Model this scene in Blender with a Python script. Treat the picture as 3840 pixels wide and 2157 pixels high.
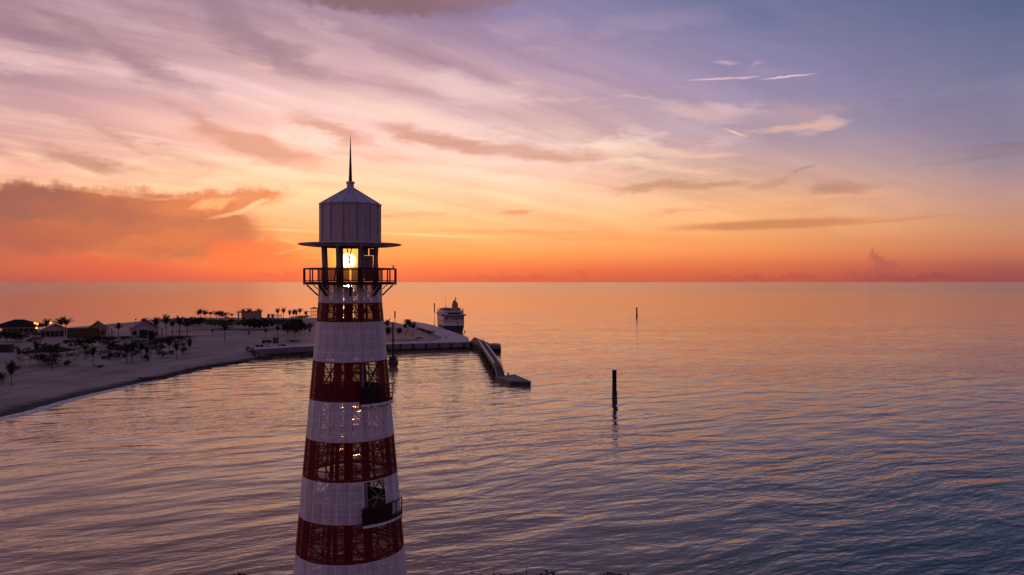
import bpy, bmesh, math, random
import numpy as np
from mathutils import Vector, Matrix
random.seed(7); np.random.seed(7)
PI = math.pi
S = bpy.context.scene
C = S.collection
for o in list(bpy.data.objects): bpy.data.objects.remove(o)

# ------------------------------------------------------------------ camera
H, F, CX, HY = 28.0, 2880.0, 1920.0, 1058.4      # eye height, focal length in source pixels, principal column, horizon row
cam_d = bpy.data.cameras.new('camera'); cam = bpy.data.objects.new('camera', cam_d); C.objects.link(cam)
cam.location = (0, 0, H); cam.rotation_euler = (PI/2, 0, 0)
cam_d.sensor_width = 36.0; cam_d.lens = 27.0
cam_d.shift_y = -(1078.5 - HY)/3840.0
cam_d.clip_start = 0.5; cam_d.clip_end = 400000
S.camera = cam
S.view_settings.view_transform = 'Standard'; S.view_settings.look = 'None'
S.view_settings.exposure = 0.2; S.view_settings.gamma = 1.0
try: S.view_settings.use_curve_mapping = False
except Exception: pass
S.render.engine = 'CYCLES'
S.cycles.transparent_max_bounces = 40
S.cycles.max_bounces = 8

SUN_AZ = math.atan2((1305-CX)/F, 1.0)
SUN_EL = math.atan((HY-978)/math.hypot(F, 1305-CX))
SUN_DIR = Vector((math.sin(SUN_AZ)*math.cos(SUN_EL), math.cos(SUN_AZ)*math.cos(SUN_EL), math.sin(SUN_EL)))

def lin(c):
    r = []
    for v in c[:3]:
        v /= 255.0
        r.append(v/12.92 if v <= 0.04045 else ((v+0.055)/1.055)**2.4)
    return (r[0], r[1], r[2], 1.0)

# ------------------------------------------------------------------ sky (world)
W = bpy.data.worlds.new('World'); S.world = W; W.use_nodes = True
nt = W.node_tree; nt.nodes.clear()
class NB:
    def __init__(s, t): s.t = t
    def n(s, ty, **kw):
        x = s.t.nodes.new(ty)
        for k, v in kw.items(): setattr(x, k, v)
        return x
    def put(s, sock, v):
        if hasattr(v, 'node') or isinstance(v, bpy.types.NodeSocket): s.t.links.new(v, sock)
        elif v is not None: sock.default_value = v
    def math(s, op, a, b=None, c=None, clamp=False):
        x = s.n('ShaderNodeMath', operation=op, use_clamp=clamp)
        s.put(x.inputs[0], a)
        if b is not None: s.put(x.inputs[1], b)
        if c is not None: s.put(x.inputs[2], c)
        return x.outputs[0]
    def vmath(s, op, a, b=None):
        x = s.n('ShaderNodeVectorMath', operation=op)
        s.put(x.inputs[0], a)
        if b is not None: s.put(x.inputs[1], b)
        return x
    def comb(s, x=0., y=0., z=0.):
        n = s.n('ShaderNodeCombineXYZ')
        for i, v in enumerate((x, y, z)): s.put(n.inputs[i], v)
        return n.outputs[0]
    def sep(s, v):
        n = s.n('ShaderNodeSeparateXYZ'); s.put(n.inputs[0], v); return n.outputs
    def mr(s, v, a, b, c=0., d=1., smooth=True):
        n = s.n('ShaderNodeMapRange', interpolation_type='SMOOTHSTEP' if smooth else 'LINEAR', clamp=True)
        s.put(n.inputs[0], v)
        for i, q in enumerate((a, b, c, d)): s.put(n.inputs[1+i], q)
        return n.outputs[0]
    def mix(s, f, a, b, mode='MIX'):
        n = s.n('ShaderNodeMix', data_type='RGBA', blend_type=mode, clamp_factor=True)
        s.put(n.inputs[0], f); s.put(n.inputs[6], a); s.put(n.inputs[7], b)
        return n.outputs[2]
    def noise(s, v, scale=1., detail=3., rough=.5, dist=0., col=False):
        n = s.n('ShaderNodeTexNoise')
        s.put(n.inputs['Vector'], v); s.put(n.inputs['Scale'], scale); n.inputs['Detail'].default_value = detail
        n.inputs['Roughness'].default_value = rough; n.inputs['Distortion'].default_value = dist
        return n.outputs['Color'] if col else n.outputs[0]
    def mapping(s, v, loc=(0,0,0), rot=(0,0,0), sc=(1,1,1), ty='POINT'):
        n = s.n('ShaderNodeMapping', vector_type=ty)
        s.put(n.inputs[0], v); n.inputs[1].default_value = loc; n.inputs[2].default_value = rot; n.inputs[3].default_value = sc
        return n.outputs[0]
    def ramp(s, f, stops):
        n = s.n('ShaderNodeValToRGB'); s.put(n.inputs[0], f); e = n.color_ramp.elements
        while len(e) < len(stops): e.new(0.5)
        for q, (p, c) in zip(e, sorted(stops, key=lambda t: t[0])): q.position = p; q.color = c
        return n.outputs[0]
b = NB(nt)
DEG = 180/PI
tc = b.n('ShaderNodeTexCoord')
dirv = tc.outputs['Generated']
dx, dy, dz = b.sep(dirv)
az = b.math('MULTIPLY', b.math('ARCTAN2', dx, dy), DEG)
el = b.math('MULTIPLY', b.math('ARCSINE', dz), DEG)
def AE(px, py):
    return (math.atan2(px-CX, F)*DEG, math.atan2(HY-py, math.hypot(F, px-CX))*DEG)
rows = [1045, 1000, 950, 850, 750, 620, 500, 300, 30]
cols = {
  100:  [(176,86,74),(198,96,76),(222,114,78),(230,140,98),(244,178,138),(226,166,148),(214,160,152),(176,136,146),(150,118,132)],
  1000: [(208,90,68),(236,108,70),(252,134,76),(254,166,110),(255,188,146),(248,190,164),(240,188,172),(208,166,168),(156,126,142)],
  1900: [(204,92,66),(232,114,70),(255,150,84),(255,182,122),(255,202,160),(252,206,184),(228,194,190),(186,154,174),(136,122,158)],
  2900: [(188,88,68),(206,104,70),(222,132,80),(234,162,106),(234,174,130),(200,162,154),(164,144,162),(138,126,160),(98,106,144)],
  3750: [(148,74,74),(160,84,76),(184,110,84),(192,134,104),(182,138,128),(146,126,140),(128,116,142),(104,106,140),(80,94,130)],
}
ezo = [(32,(98,94,128)),(60,(80,82,116)),(90,(74,76,108))]
prev = None; prevaz = None
elf = b.mr(el, -10., 90., 0., 1., smooth=False)
def pos(e): return (e+10.)/100.
back = b.ramp(elf, [(pos(-10), lin((80,52,64))), (pos(0), lin((118,82,102))), (pos(9), lin((126,90,116))), (pos(20), lin((108,86,126))), (pos(45), lin((86,80,118))), (pos(90), lin((74,76,108)))])
seq = []
for px in sorted(cols):
    st = [(pos(-10), lin(tuple(int(v*.8) for v in cols[px][0])))]
    for r, c in zip(rows, cols[px]): st.append((pos(AE(px, r)[1]), lin(c)))
    wr_ = max(0., min(1., (px-1900)/1850))
    for e, c in ezo: st.append((pos(e), lin(tuple(v*(1-wr_)+w_*wr_ for v, w_ in zip(c, (44,72,100))))))
    seq.append((AE(px, 500)[0], b.ramp(elf, st)))
sky = b.mix(b.mr(az, -120., seq[0][0]-2), back, seq[0][1])
for (a0, c0), (a1, c1) in zip(seq, seq[1:]):
    sky = b.mix(b.mr(az, a0, a1, smooth=False), sky, c1)
sky = b.mix(b.mr(az, seq[-1][0]+2, 120.), sky, back)

# streaky high cloud on a flat layer: the streaks run towards one point of the horizon
den = b.math('ADD', b.math('MAXIMUM', dz, 0.0), 0.09)
plane = b.comb(b.math('DIVIDE', dx, den), b.math('DIVIDE', dy, den), 0.)
# lines run along azimuth ~ +48 degrees
pl = b.mapping(plane, rot=(0, 0, math.radians(48)))
warp = b.noise(b.mapping(pl, sc=(.5, .3, 1)), 1.0, 3, .5, col=True)
plw = b.vmath('ADD', pl, b.vmath('SCALE', b.vmath('SUBTRACT', warp, (.5, .5, .5)).outputs[0]).outputs[0])
plw.inputs[1].links[0].from_node.inputs[3].default_value = 1.1
plw = plw.outputs[0]
n1 = b.noise(b.mapping(plw, loc=(3, 1, 0), sc=(1.25, .22, 1)), 1.0, 7, .58)
n2 = b.noise(b.mapping(plw, loc=(11, 7, 0), sc=(.8, .16, 1)), 1.0, 6, .55)
n3 = b.noise(b.mapping(plw, loc=(23, 4, 0), sc=(2.6, .4, 1)), 1.0, 6, .6)
azm = b.mr(az, 28., 0., .04, 1.)
hi = b.math('MULTIPLY', b.mr(n1, .45, .64), azm)
hi = b.math('MULTIPLY', hi, b.mr(el, 3.5, 8.))
light_col = b.ramp(elf, [(pos(3), lin((255,170,100))), (pos(7), lin((255,212,164))), (pos(10), lin((255,220,202))), (pos(14), lin((232,192,190))), (pos(20), lin((170,142,164))), (pos(40), lin((126,118,150)))])
sky = b.mix(b.math('MULTIPLY', hi, .75), sky, light_col)
lo = b.math('MULTIPLY', b.math('MULTIPLY', b.mr(n2, .47, .68), b.mr(az, 30., -4., .35, 1.)), b.mr(el, 3., 7.))
sky = b.mix(b.math('MULTIPLY', lo, .72), sky, (.70, .60, .62, 1), 'MULTIPLY')
n4 = b.noise(b.mapping(plw, loc=(5, 44, 0), sc=(5.2, .55, 1)), 1.0, 6, .65)
fine = b.math('MULTIPLY', b.mr(n3, .3, .7, .88, 1.10, smooth=False), b.mr(n4, .3, .7, .93, 1.06, smooth=False))
fine = b.math('ADD', b.math('MULTIPLY', b.math('SUBTRACT', fine, 1.), b.math('MULTIPLY', b.mr(el, 1., 5.), b.mr(az, 32., 12., .35, 1.))), 1.)
sky = b.mix(1.0, sky, b.comb(fine, fine, fine), 'MULTIPLY')

# broken, mottled cloud in flat flakes
aef = b.comb(az, el, 0.)
wq = b.vmath('MULTIPLY', b.vmath('SUBTRACT', b.noise(b.mapping(aef, sc=(.1, .3, 1)), 1., 4, .6, col=True), (.5, .5, .5)).outputs[0], (7., 2.4, 0)).outputs[0]
aew = b.vmath('ADD', aef, wq).outputs[0]
n5 = b.noise(b.mapping(aew, loc=(7, 3, 0), rot=(0, 0, math.radians(5)), sc=(.075, .36, 1)), 1., 7, .6)
n6 = b.noise(b.mapping(aew, loc=(31, 17, 0), rot=(0, 0, math.radians(4)), sc=(.06, .42, 1)), 1., 7, .6)
band5 = b.math('MULTIPLY', b.mr(el, 2.5, 5.), b.mr(el, 20., 10., .25, 1.))
sky = b.mix(b.math('MULTIPLY', b.math('MULTIPLY', b.mr(n5, .52, .68), band5), b.mr(az, 23., 8., .04, .62)), sky, light_col)
sky = b.mix(b.math('MULTIPLY', b.math('MULTIPLY', b.mr(n6, .55, .70), band5), .5), sky, (.76, .66, .64, 1), 'MULTIPLY')
# single clouds, each an ellipse in (azimuth, elevation) frayed by noise
ae = b.comb(az, el, 0.)
w1 = b.vmath('SUBTRACT', b.noise(b.mapping(ae, sc=(.16, .5, 1)), 1.0, 6, .62, col=True), (.5, .5, .5)).outputs[0]
w1s = b.vmath('MULTIPLY', w1, (9.0, 2.2, 0)).outputs[0]
aeA = b.vmath('ADD', ae, w1s).outputs[0]          # wispy
w2 = b.vmath('SUBTRACT', b.noise(b.mapping(ae, sc=(.9, 1.1, 1)), 1.0, 6, .62, col=True), (.5, .5, .5)).outputs[0]
aeB = b.vmath('ADD', ae, b.vmath('MULTIPLY', w2, (1.7, 1.7, 0)).outputs[0]).outputs[0]   # billowy
aeC = b.vmath('ADD', ae, b.vmath('MULTIPLY', w2, (1.0, .22, 0)).outputs[0]).outputs[0]    # thin line
def cloud(px, py, a, bb, rot, col, op, kind='A', hard=.55):
    global sky
    A, E = AE(px, py)
    k = math.cos(A/DEG)
    sx = a*DEG/F*k*k; sy = bb*DEG/F*k
    m = b.mapping({'A': aeA, 'B': aeB, 'C': aeC}[kind], loc=(A, E, 0), rot=(0, 0, math.radians(rot)), sc=(sx, sy, 1), ty='TEXTURE')
    g = b.n('ShaderNodeTexGradient', gradient_type='SPHERICAL'); b.put(g.inputs[0], m)
    f = b.mr(g.outputs[1], 0.0, min(1., hard*1.3 if kind != 'B' else hard*1.05), 0., op*(.92 if kind != 'B' else 1.))
    if isinstance(col, str):
        sky = b.mix(f, sky, {'d': (.66, .55, .52, 1), 'm': (.78, .70, .70, 1)}[col], 'MULTIPLY')
    else:
        sky = b.mix(f, sky, lin(col))
CL = [
 # dark bank at the left
 (130,815,520,150,0,(158,92,78),.97,'B',.30),(560,845,540,150,-3,(184,102,74),.95,'B',.30),(90,760,300,80,4,(150,90,80),.8,'B',.4),(330,790,330,60,-3,(166,96,78),.7,'B',.5),(40,930,420,110,0,(178,92,74),.75,'B',.5),(620,905,300,50,12,(206,112,72),.7,'B',.5),(430,728,300,12,-4,(240,160,116),.45,'C',.7),(700,742,200,10,6,(250,176,120),.6,'C',.7),
 (830,760,330,60,10,(212,118,78),.85,'B',.5),(330,985,520,34,0,(214,100,70),.5,'B',.7),
 (800,765,120,30,12,(250,176,112),.75,'B',.7),(960,765,110,14,28,(255,206,150),.85,'C',.6),(1010,735,60,14,20,(222,130,80),.7,'B',.6),(880,800,140,12,14,(255,190,128),.6,'C',.6),
 (940,950,240,75,0,(234,104,66),.75,'B',.5),(560,935,150,14,2,(200,96,66),.6,'C',.6),(1080,905,60,10,-10,(255,176,110),.6,'C',.6),(1090,940,90,8,12,(255,170,105),.5,'C',.6),
 (400,1010,420,60,0,(200,86,68),.55,'B',.7),
 # dark streaks
 (330,595,300,42,-9,(176,120,106),.8,'A',.6),(560,560,330,34,-12,'d',.6,'A',.7),(760,470,230,40,-20,'d',.75,'A',.7),(980,560,420,60,-13,(206,142,118),.85,'A',.55),(420,495,200,30,-14,'m',.9,'A',.7),
 (1230,490,190,45,-14,(206,142,126),.85,'A',.6),(1640,525,300,44,-12,(200,144,128),.95,'A',.55),(1960,570,420,44,-4,(198,146,130),.85,'A',.6),(2250,580,300,26,0,'m',.7,'A',.7),
 (1400,585,300,30,-5,'m',.7,'A',.7),
 # top
 (1420,-10,520,70,-2,(128,98,108),1.,'B',.5),(1800,0,260,40,3,(136,106,122),.8,'B',.6),
 (950,150,520,85,-26,(136,108,124),.75,'A',.7),(480,215,560,60,-22,(146,112,124),.8,'A',.7),(150,160,300,60,-12,(138,108,124),.6,'A',.8),(620,60,500,50,-16,'m',.7,'A',.8),
 (250,120,420,40,-12,(182,146,152),.6,'A',.8),(1250,130,380,36,-22,(196,166,176),.55,'A',.8),(1000,245,90,26,-8,(226,176,164),.7,'A',.7),
 (1750,330,420,70,-10,(228,196,192),.75,'A',.7),(1500,420,480,60,-12,(242,204,188),.65,'A',.75),(1350,640,600,40,-4,(250,198,164),.6,'A',.8),
 # contrails
 (2690,296,150,5,-1,(226,188,196),.75,'C',.6),(2950,288,130,5,1.5,(230,192,198),.85,'C',.6),(2800,292,60,5,2,(222,184,194),.6,'C',.6),(2725,235,70,12,-8,(198,164,182),.65,'C',.7),(2840,238,40,14,10,(186,152,176),.5,'C',.8),
 (860,286,520,9,-1.0,(220,176,174),.38,'A',.7),(760,296,260,12,-1,(206,168,170),.45,'C',.9),(2755,498,64,6,-22,(240,190,160),.9,'C',.6),
 # mid right
 (2600,420,240,44,-8,(206,172,172),.8,'A',.7),(2760,400,170,42,-10,(216,180,178),.7,'A',.7),(3080,470,170,36,6,(222,178,162),.75,'A',.6),(2950,440,330,75,0,(178,150,158),.7,'A',.8),(2990,430,120,60,-28,(176,142,146),.7,'A',.8),(2950,480,230,24,7,(214,168,154),.85,'A',.6),(3150,435,100,16,-10,(200,168,168),.6,'A',.8),
 (2480,565,330,22,-4,(224,180,160),.7,'A',.7),(2650,585,170,14,0,(232,186,158),.7,'C',.7),(2350,640,300,16,5,(240,190,160),.5,'A',.8),
 (2540,690,330,26,3,(190,136,112),.85,'A',.6),(2880,680,160,24,8,(184,134,116),.6,'A',.7),(3180,705,160,30,0,(170,124,110),.8,'A',.7),(3050,640,90,14,10,(150,124,132),.7,'A',.7),
 (2900,842,520,26,1,(192,122,84),.9,'C',.5),(3400,822,300,10,4,(190,128,92),.6,'C',.7),(2520,790,120,16,0,(214,142,98),.6,'A',.8),(3050,735,420,16,0,(238,166,116),.5,'A',.8),
 (1960,870,520,14,-1,(236,148,84),.6,'C',.6),(1600,881,330,9,-2,(255,216,150),.6,'C',.8),(1100,865,220,9,-2,(255,206,140),.5,'C',.8),(2300,895,500,18,-1,(238,146,84),.5,'C',.8),
 (1930,800,110,18,6,(228,142,90),.9,'A',.6),(1480,810,50,10,4,(230,140,88),.7,'A',.7),(1600,800,200,14,5,(236,150,100),.5,'A',.8),
 # cumulus at the right, and the low line of far cloud
 (3298,992,38,52,8,(172,88,78),.75,'B',.5),(3280,958,26,20,0,(176,92,78),.7,'B',.5),(3350,994,48,26,0,(172,86,78),.7,'B',.5),(3300,1034,180,22,0,(164,80,74),.75,'B',.6),(3500,1046,420,22,0,(148,72,74),.7,'B',.6),
 (2950,1046,400,16,0,(176,78,70),.6,'B',.6),(1900,1042,300,14,0,(200,84,64),.6,'B',.6),(1060,1030,140,12,0,(214,84,62),.6,'B',.6),(2190,1030,40,22,0,(200,86,66),.5,'B',.6),
]
for q in CL: cloud(*q)

# glow round the sun, and its disc
ang = b.math('MULTIPLY', b.math('ARCCOSINE', b.math('MINIMUM', b.vmath('DOT_PRODUCT', dirv, tuple(SUN_DIR)).outputs['Value'], .9999999)), DEG)
g1 = b.math('EXPONENT', b.math('MULTIPLY', b.math('MULTIPLY', ang, ang), -1/(2*.75**2)))
g2 = b.math('EXPONENT', b.math('MULTIPLY', ang, -1/5.0))
sky = b.mix(b.math('MULTIPLY', g2, .08), sky, (1.0, .42, .10, 1), 'ADD')
sky = b.mix(g1, sky, (.55, .42, .0, 1), 'ADD')
disc = b.mr(ang, .62, .40)
sky = b.mix(disc, sky, (5.0, 4.2, 2.0, 1))
# physical dusk sky adds its own blue overhead
nish = b.n('ShaderNodeTexSky'); nish.sky_type = 'NISHITA'; nish.sun_disc = False
nish.sun_elevation = SUN_EL; nish.sun_rotation = SUN_AZ; nish.altitude = 28
bg1 = b.n('ShaderNodeBackground'); b.put(bg1.inputs[0], sky); bg1.inputs[1].default_value = 1.0
bg2 = b.n('ShaderNodeBackground'); b.put(bg2.inputs[0], nish.outputs[0]); bg2.inputs[1].default_value = 0.004
ads = b.n('ShaderNodeAddShader'); nt.links.new(bg1.outputs[0], ads.inputs[0]); nt.links.new(bg2.outputs[0], ads.inputs[1])
wo = b.n('ShaderNodeOutputWorld'); nt.links.new(ads.outputs[0], wo.inputs[0])
W.cycles.sampling_method = 'MANUAL'; W.cycles.sample_map_resolution = 1024

# ------------------------------------------------------------------ sun
sl = bpy.data.lights.new('sun', 'SUN'); sl.energy = .35; sl.angle = math.radians(.53); sl.color = (1.0, .36, .12)
so = bpy.data.objects.new('sun', sl); C.objects.link(so)
so.rotation_euler = (-SUN_DIR).to_track_quat('-Z', 'Y').to_euler(); so.location = (0, 0, 60)

# ------------------------------------------------------------------ materials
def mat(name, col, rough=.7, spec=.3, nscale=0, namt=.25, metal=0., bump=0., bscale=8., emit=None, streak=0.):
    m = bpy.data.materials.new(name); m.use_nodes = True
    t = m.node_tree; q = NB(t); p = t.nodes['Principled BSDF']
    p.inputs['Roughness'].default_value = rough; p.inputs['Metallic'].default_value = metal
    p.inputs['Specular IOR Level'].default_value = spec
    c4 = tuple(col)+(1,)
    if nscale:
        co = q.n('ShaderNodeTexCoord').outputs['Object']
        nz = q.noise(co, nscale, 5, .6)
        f = q.mr(nz, .3, .7, 1-namt, 1+namt, smooth=False)
        if streak:
            sk = q.noise(q.mapping(co, sc=(5., 5., .35)), 1., 5, .65, .2)
            f = q.math('MULTIPLY', f, q.mr(sk, .42, .72, 1., 1-streak))
        b.t = t
        t.links.new(q.mix(1., c4, q.comb(f, f, f), 'MULTIPLY'), p.inputs['Base Color'])
        if bump:
            bn = q.n('ShaderNodeBump'); bn.inputs['Distance'].default_value = bump; bn.inputs['Strength'].default_value = 1
            t.links.new(q.noise(co, bscale, 4, .6), bn.inputs['Height']); t.links.new(bn.outputs[0], p.inputs['Normal'])
    else: p.inputs['Base Color'].default_value = c4
    if emit:
        p.inputs['Emission Color'].default_value = tuple(emit[0])+(1,); p.inputs['Emission Strength'].default_value = emit[1]
    return m
def mesh_panel(name, col, trans, rough=.5):
    m = mat(name, col, rough, .12, 1.1, .12, streak=.38)
    t = m.node_tree; q = NB(t); p = t.nodes['Principled BSDF']; out = t.nodes['Material Output']
    tr = q.n('ShaderNodeBsdfTransparent'); mx = q.n('ShaderNodeMixShader')
    # round perforations in a fine grid (a few millimetres each), wide open face-on, closing at a slant
    lw = q.n('ShaderNodeLayerWeight'); lw.inputs[0].default_value = .35
    f = q.mr(lw.outputs['Facing'], .15, .95, trans, trans*.15)
    q.put(mx.inputs[0], f)
    t.links.new(p.outputs[0], mx.inputs[1]); t.links.new(tr.outputs[0], mx.inputs[2]); t.links.new(mx.outputs[0], out.inputs[0])
    return m
M = {}
M['white'] = mat('white_paint', (.74,.73,.74), .45, .4, .8, .08)
M['red'] = mat('red_paint', (.17,.003,.010), .5, .12, .8, .12)
M['white_mesh'] = mesh_panel('white_perforated_sheet', (.82,.73,.79), .38)
M['red_mesh'] = mesh_panel('red_perforated_sheet', (.17,.003,.010), .36)
M['lantern_mesh'] = mat('lantern_sheet', (.42,.33,.36), .5, .25, 30., .25, streak=.45)
M['roof_metal'] = mat('roof_metal', (.42,.37,.45), .38, .4, 1.5, .15, streak=.3)
M['steel'] = mat('painted_steel', (.20,.17,.18), .5, .4, 2., .12)
M['dark_steel'] = mat('dark_steel', (.045,.03,.032), .5, .4, 2., .2)
M['maroon'] = mat('maroon_rail', (.022,.004,.006), .5, .25, 2., .15)
M['concrete'] = mat('concrete', (.19,.165,.17), .85, .2, .35, .22, bump=.03, bscale=2.)
M['paving'] = mat('paving', (.44,.36,.41), .8, .2, .08, .16, bump=.02, bscale=1.)
M['dark_concrete'] = mat('wet_shaded_concrete', (.06,.05,.048), .7, .3, .8, .4, bump=.05, bscale=2.)
M['timber'] = mat('weathered_timber', (.13,.095,.08), .8, .2, 1.2, .3, bump=.02, bscale=4.)
M['pile'] = mat('black_pile', (.010,.014,.014), .6, .3, 1.0, .3)
M['rock'] = mat('dark_rock', (.045,.038,.036), .9, .2, .6, .5, bump=.12, bscale=1.5)
M['frond'] = mat('palm_frond', (.036,.046,.018), .7, .08, .7, .35)
M['leaf'] = mat('shrub_leaf', (.032,.034,.017), .8, .06, .9, .45)
M['trunk'] = mat('palm_trunk', (.12,.09,.065), .9, .1, 2., .3)
M['roof_dark'] = mat('dark_roof_shingle', (.030,.021,.024), .95, .04, .8, .35, bump=.03, bscale=3.)
M['wall_pale'] = mat('pale_wall', (.36,.30,.29), .8, .2, .5, .12)
M['wall_tan'] = mat('tan_wall', (.30,.20,.14), .85, .2, .5, .2)
M['olive'] = mat('olive_canvas', (.075,.06,.03), .9, .1, .4, .25)
M['glass_dark'] = mat('dark_glass', (.015,.02,.025), .08, .6)
M['tyre'] = mat('tyre_rubber', (.02,.02,.02), .9, .1)
M['machine'] = mat('machine_paint', (.05,.04,.035), .5, .4, 1., .2)
M['ship_white'] = mat('ship_white', (.62,.54,.55), .45, .4, .25, .1)
M['ship_dark'] = mat('ship_dark_hull', (.02,.018,.022), .4, .5, .2, .3)
M['funnel'] = mat('ochre_funnel', (.34,.20,.035), .5, .4, .4, .1)
M['navy'] = mat('navy_container', (.03,.035,.055), .6, .3, .5, .2)
M['skin'] = mat('skin', (.35,.2,.14), .6, .3)
M['cloth_dark'] = mat('dark_cloth', (.04,.035,.045), .9, .1)
M['hair'] = mat('hair', (.02,.015,.012), .7, .2)
M['lamp_glow'] = mat('lamp_glow', (1,.6,.3), .5, .2, emit=((1.0,.34,.06), 3.2))
M['cream'] = mat('cream_fabric', (.6,.55,.53), .9, .1, .6, .1)
M['earth'] = mat('dark_earth', (.10,.065,.05), .95, .1, .25, .35, bump=.1, bscale=.8)

# ------------------------------------------------------------------ mesh helpers
class MB:
    def __init__(s): s.v = []; s.f = []
    def add(s, vs, fs):
        o = len(s.v); s.v += [tuple(p) for p in vs]; s.f += [tuple(i+o for i in q) for q in fs]
        return s
    def box(s, c, d, rz=0., mtx=None):
        x, y, z = d[0]/2, d[1]/2, d[2]/2
        vs = [Vector((sx*x, sy*y, sz*z)) for sz in (-1,1) for sx, sy in ((-1,-1),(1,-1),(1,1),(-1,1))]
        R = Matrix.Rotation(rz, 3, 'Z') if mtx is None else mtx
        vs = [R @ v + Vector(c) for v in vs]
        return s.add(vs, [(3,2,1,0),(4,5,6,7),(0,1,5,4),(1,2,6,5),(2,3,7,6),(3,0,4,7)])
    def bar(s, p, q, w, h=None):
        p, q = Vector(p), Vector(q); d = q-p; L = d.length
        if L < 1e-6: return s
        R = d.to_track_quat('Z', 'Y').to_matrix()
        return s.box((p+q)/2, (w, h or w, L), mtx=R)
    def tube(s, p, q, r0, r1=None, n=8, caps=True):
        p, q = Vector(p), Vector(q); r1 = r0 if r1 is None else r1
        R = (q-p).to_track_quat('Z', 'Y').to_matrix()
        vs = [p + R @ Vector((r0*math.cos(2*PI*i/n), r0*math.sin(2*PI*i/n), 0)) for i in range(n)]
        vs += [q + R @ Vector((r1*math.cos(2*PI*i/n), r1*math.sin(2*PI*i/n), 0)) for i in range(n)]
        fs = [(i, (i+1) % n, n+(i+1) % n, n+i) for i in range(n)]
        if caps: fs += [tuple(range(n-1, -1, -1)), tuple(range(n, 2*n))]
        return s.add(vs, fs)
    def poly(s, pts, z0, z1):
        n = len(pts)
        a = sum(pts[i][0]*pts[(i+1)%n][1]-pts[(i+1)%n][0]*pts[i][1] for i in range(n))
        if a < 0: pts = pts[::-1]
        vs = [(x, y, z0) for x, y in pts] + [(x, y, z1) for x, y in pts]
        return s.add(vs, [tuple(range(n-1, -1, -1)), tuple(range(n, 2*n))] + [(i, (i+1)%n, n+(i+1)%n, n+i) for i in range(n)])
    def lathe(s, prof, n=24, a0=0., cap=True):
        vs = []; fs = []
        for r, z in prof:
            for i in range(n):
                a = a0+2*PI*i/n; vs.append((r*math.sin(a), -r*math.cos(a), z))
        for k in range(len(prof)-1):
            for i in range(n):
                j = (i+1) % n; fs.append((k*n+i, k*n+j, (k+1)*n+j, (k+1)*n+i))
        if cap:
            fs.append(tuple(range(n-1, -1, -1))); fs.append(tuple((len(prof)-1)*n+i for i in range(n)))
        return s.add(vs, fs)
    def build(s, name, m, parent=None, loc=None, smooth=False):
        me = bpy.data.meshes.new(name); me.from_pydata(s.v, [], s.f); me.update()
        if smooth: me.polygons.foreach_set('use_smooth', [True]*len(me.polygons))
        me.materials.append(m); return inst(name, me, parent, loc)
def inst(name, me, parent=None, loc=None, rot=None, sc=None):
    o = bpy.data.objects.new(name, me); C.objects.link(o)
    if parent: o.parent = parent
    if loc: o.location = loc
    if rot: o.rotation_euler = rot
    if sc is not None: o.scale = (sc, sc, sc) if not hasattr(sc, '__len__') else sc
    return o
def tag(o, label=None, cat=None, group=None, kind=None):
    for k, v in (('label', label), ('category', cat), ('group', group), ('kind', kind)):
        if v: o[k] = v
    return o
def thing(name, loc, rz, label, cat, group=None):
    o = bpy.data.objects.new(name, None); C.objects.link(o); o.location = loc; o.rotation_euler = (0, 0, rz); o.empty_display_size = .3
    return tag(o, label, cat, group)

# ground point under an image direction at a given height / at a given distance
def gp(px, py, z=0.):
    Y = (H-z)*F/(py-HY); return ((px-CX)*Y/F, Y)
def xa(px, Y): return (px-CX)*Y/F
def za(py, Y): return H-(py-HY)*Y/F

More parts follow.
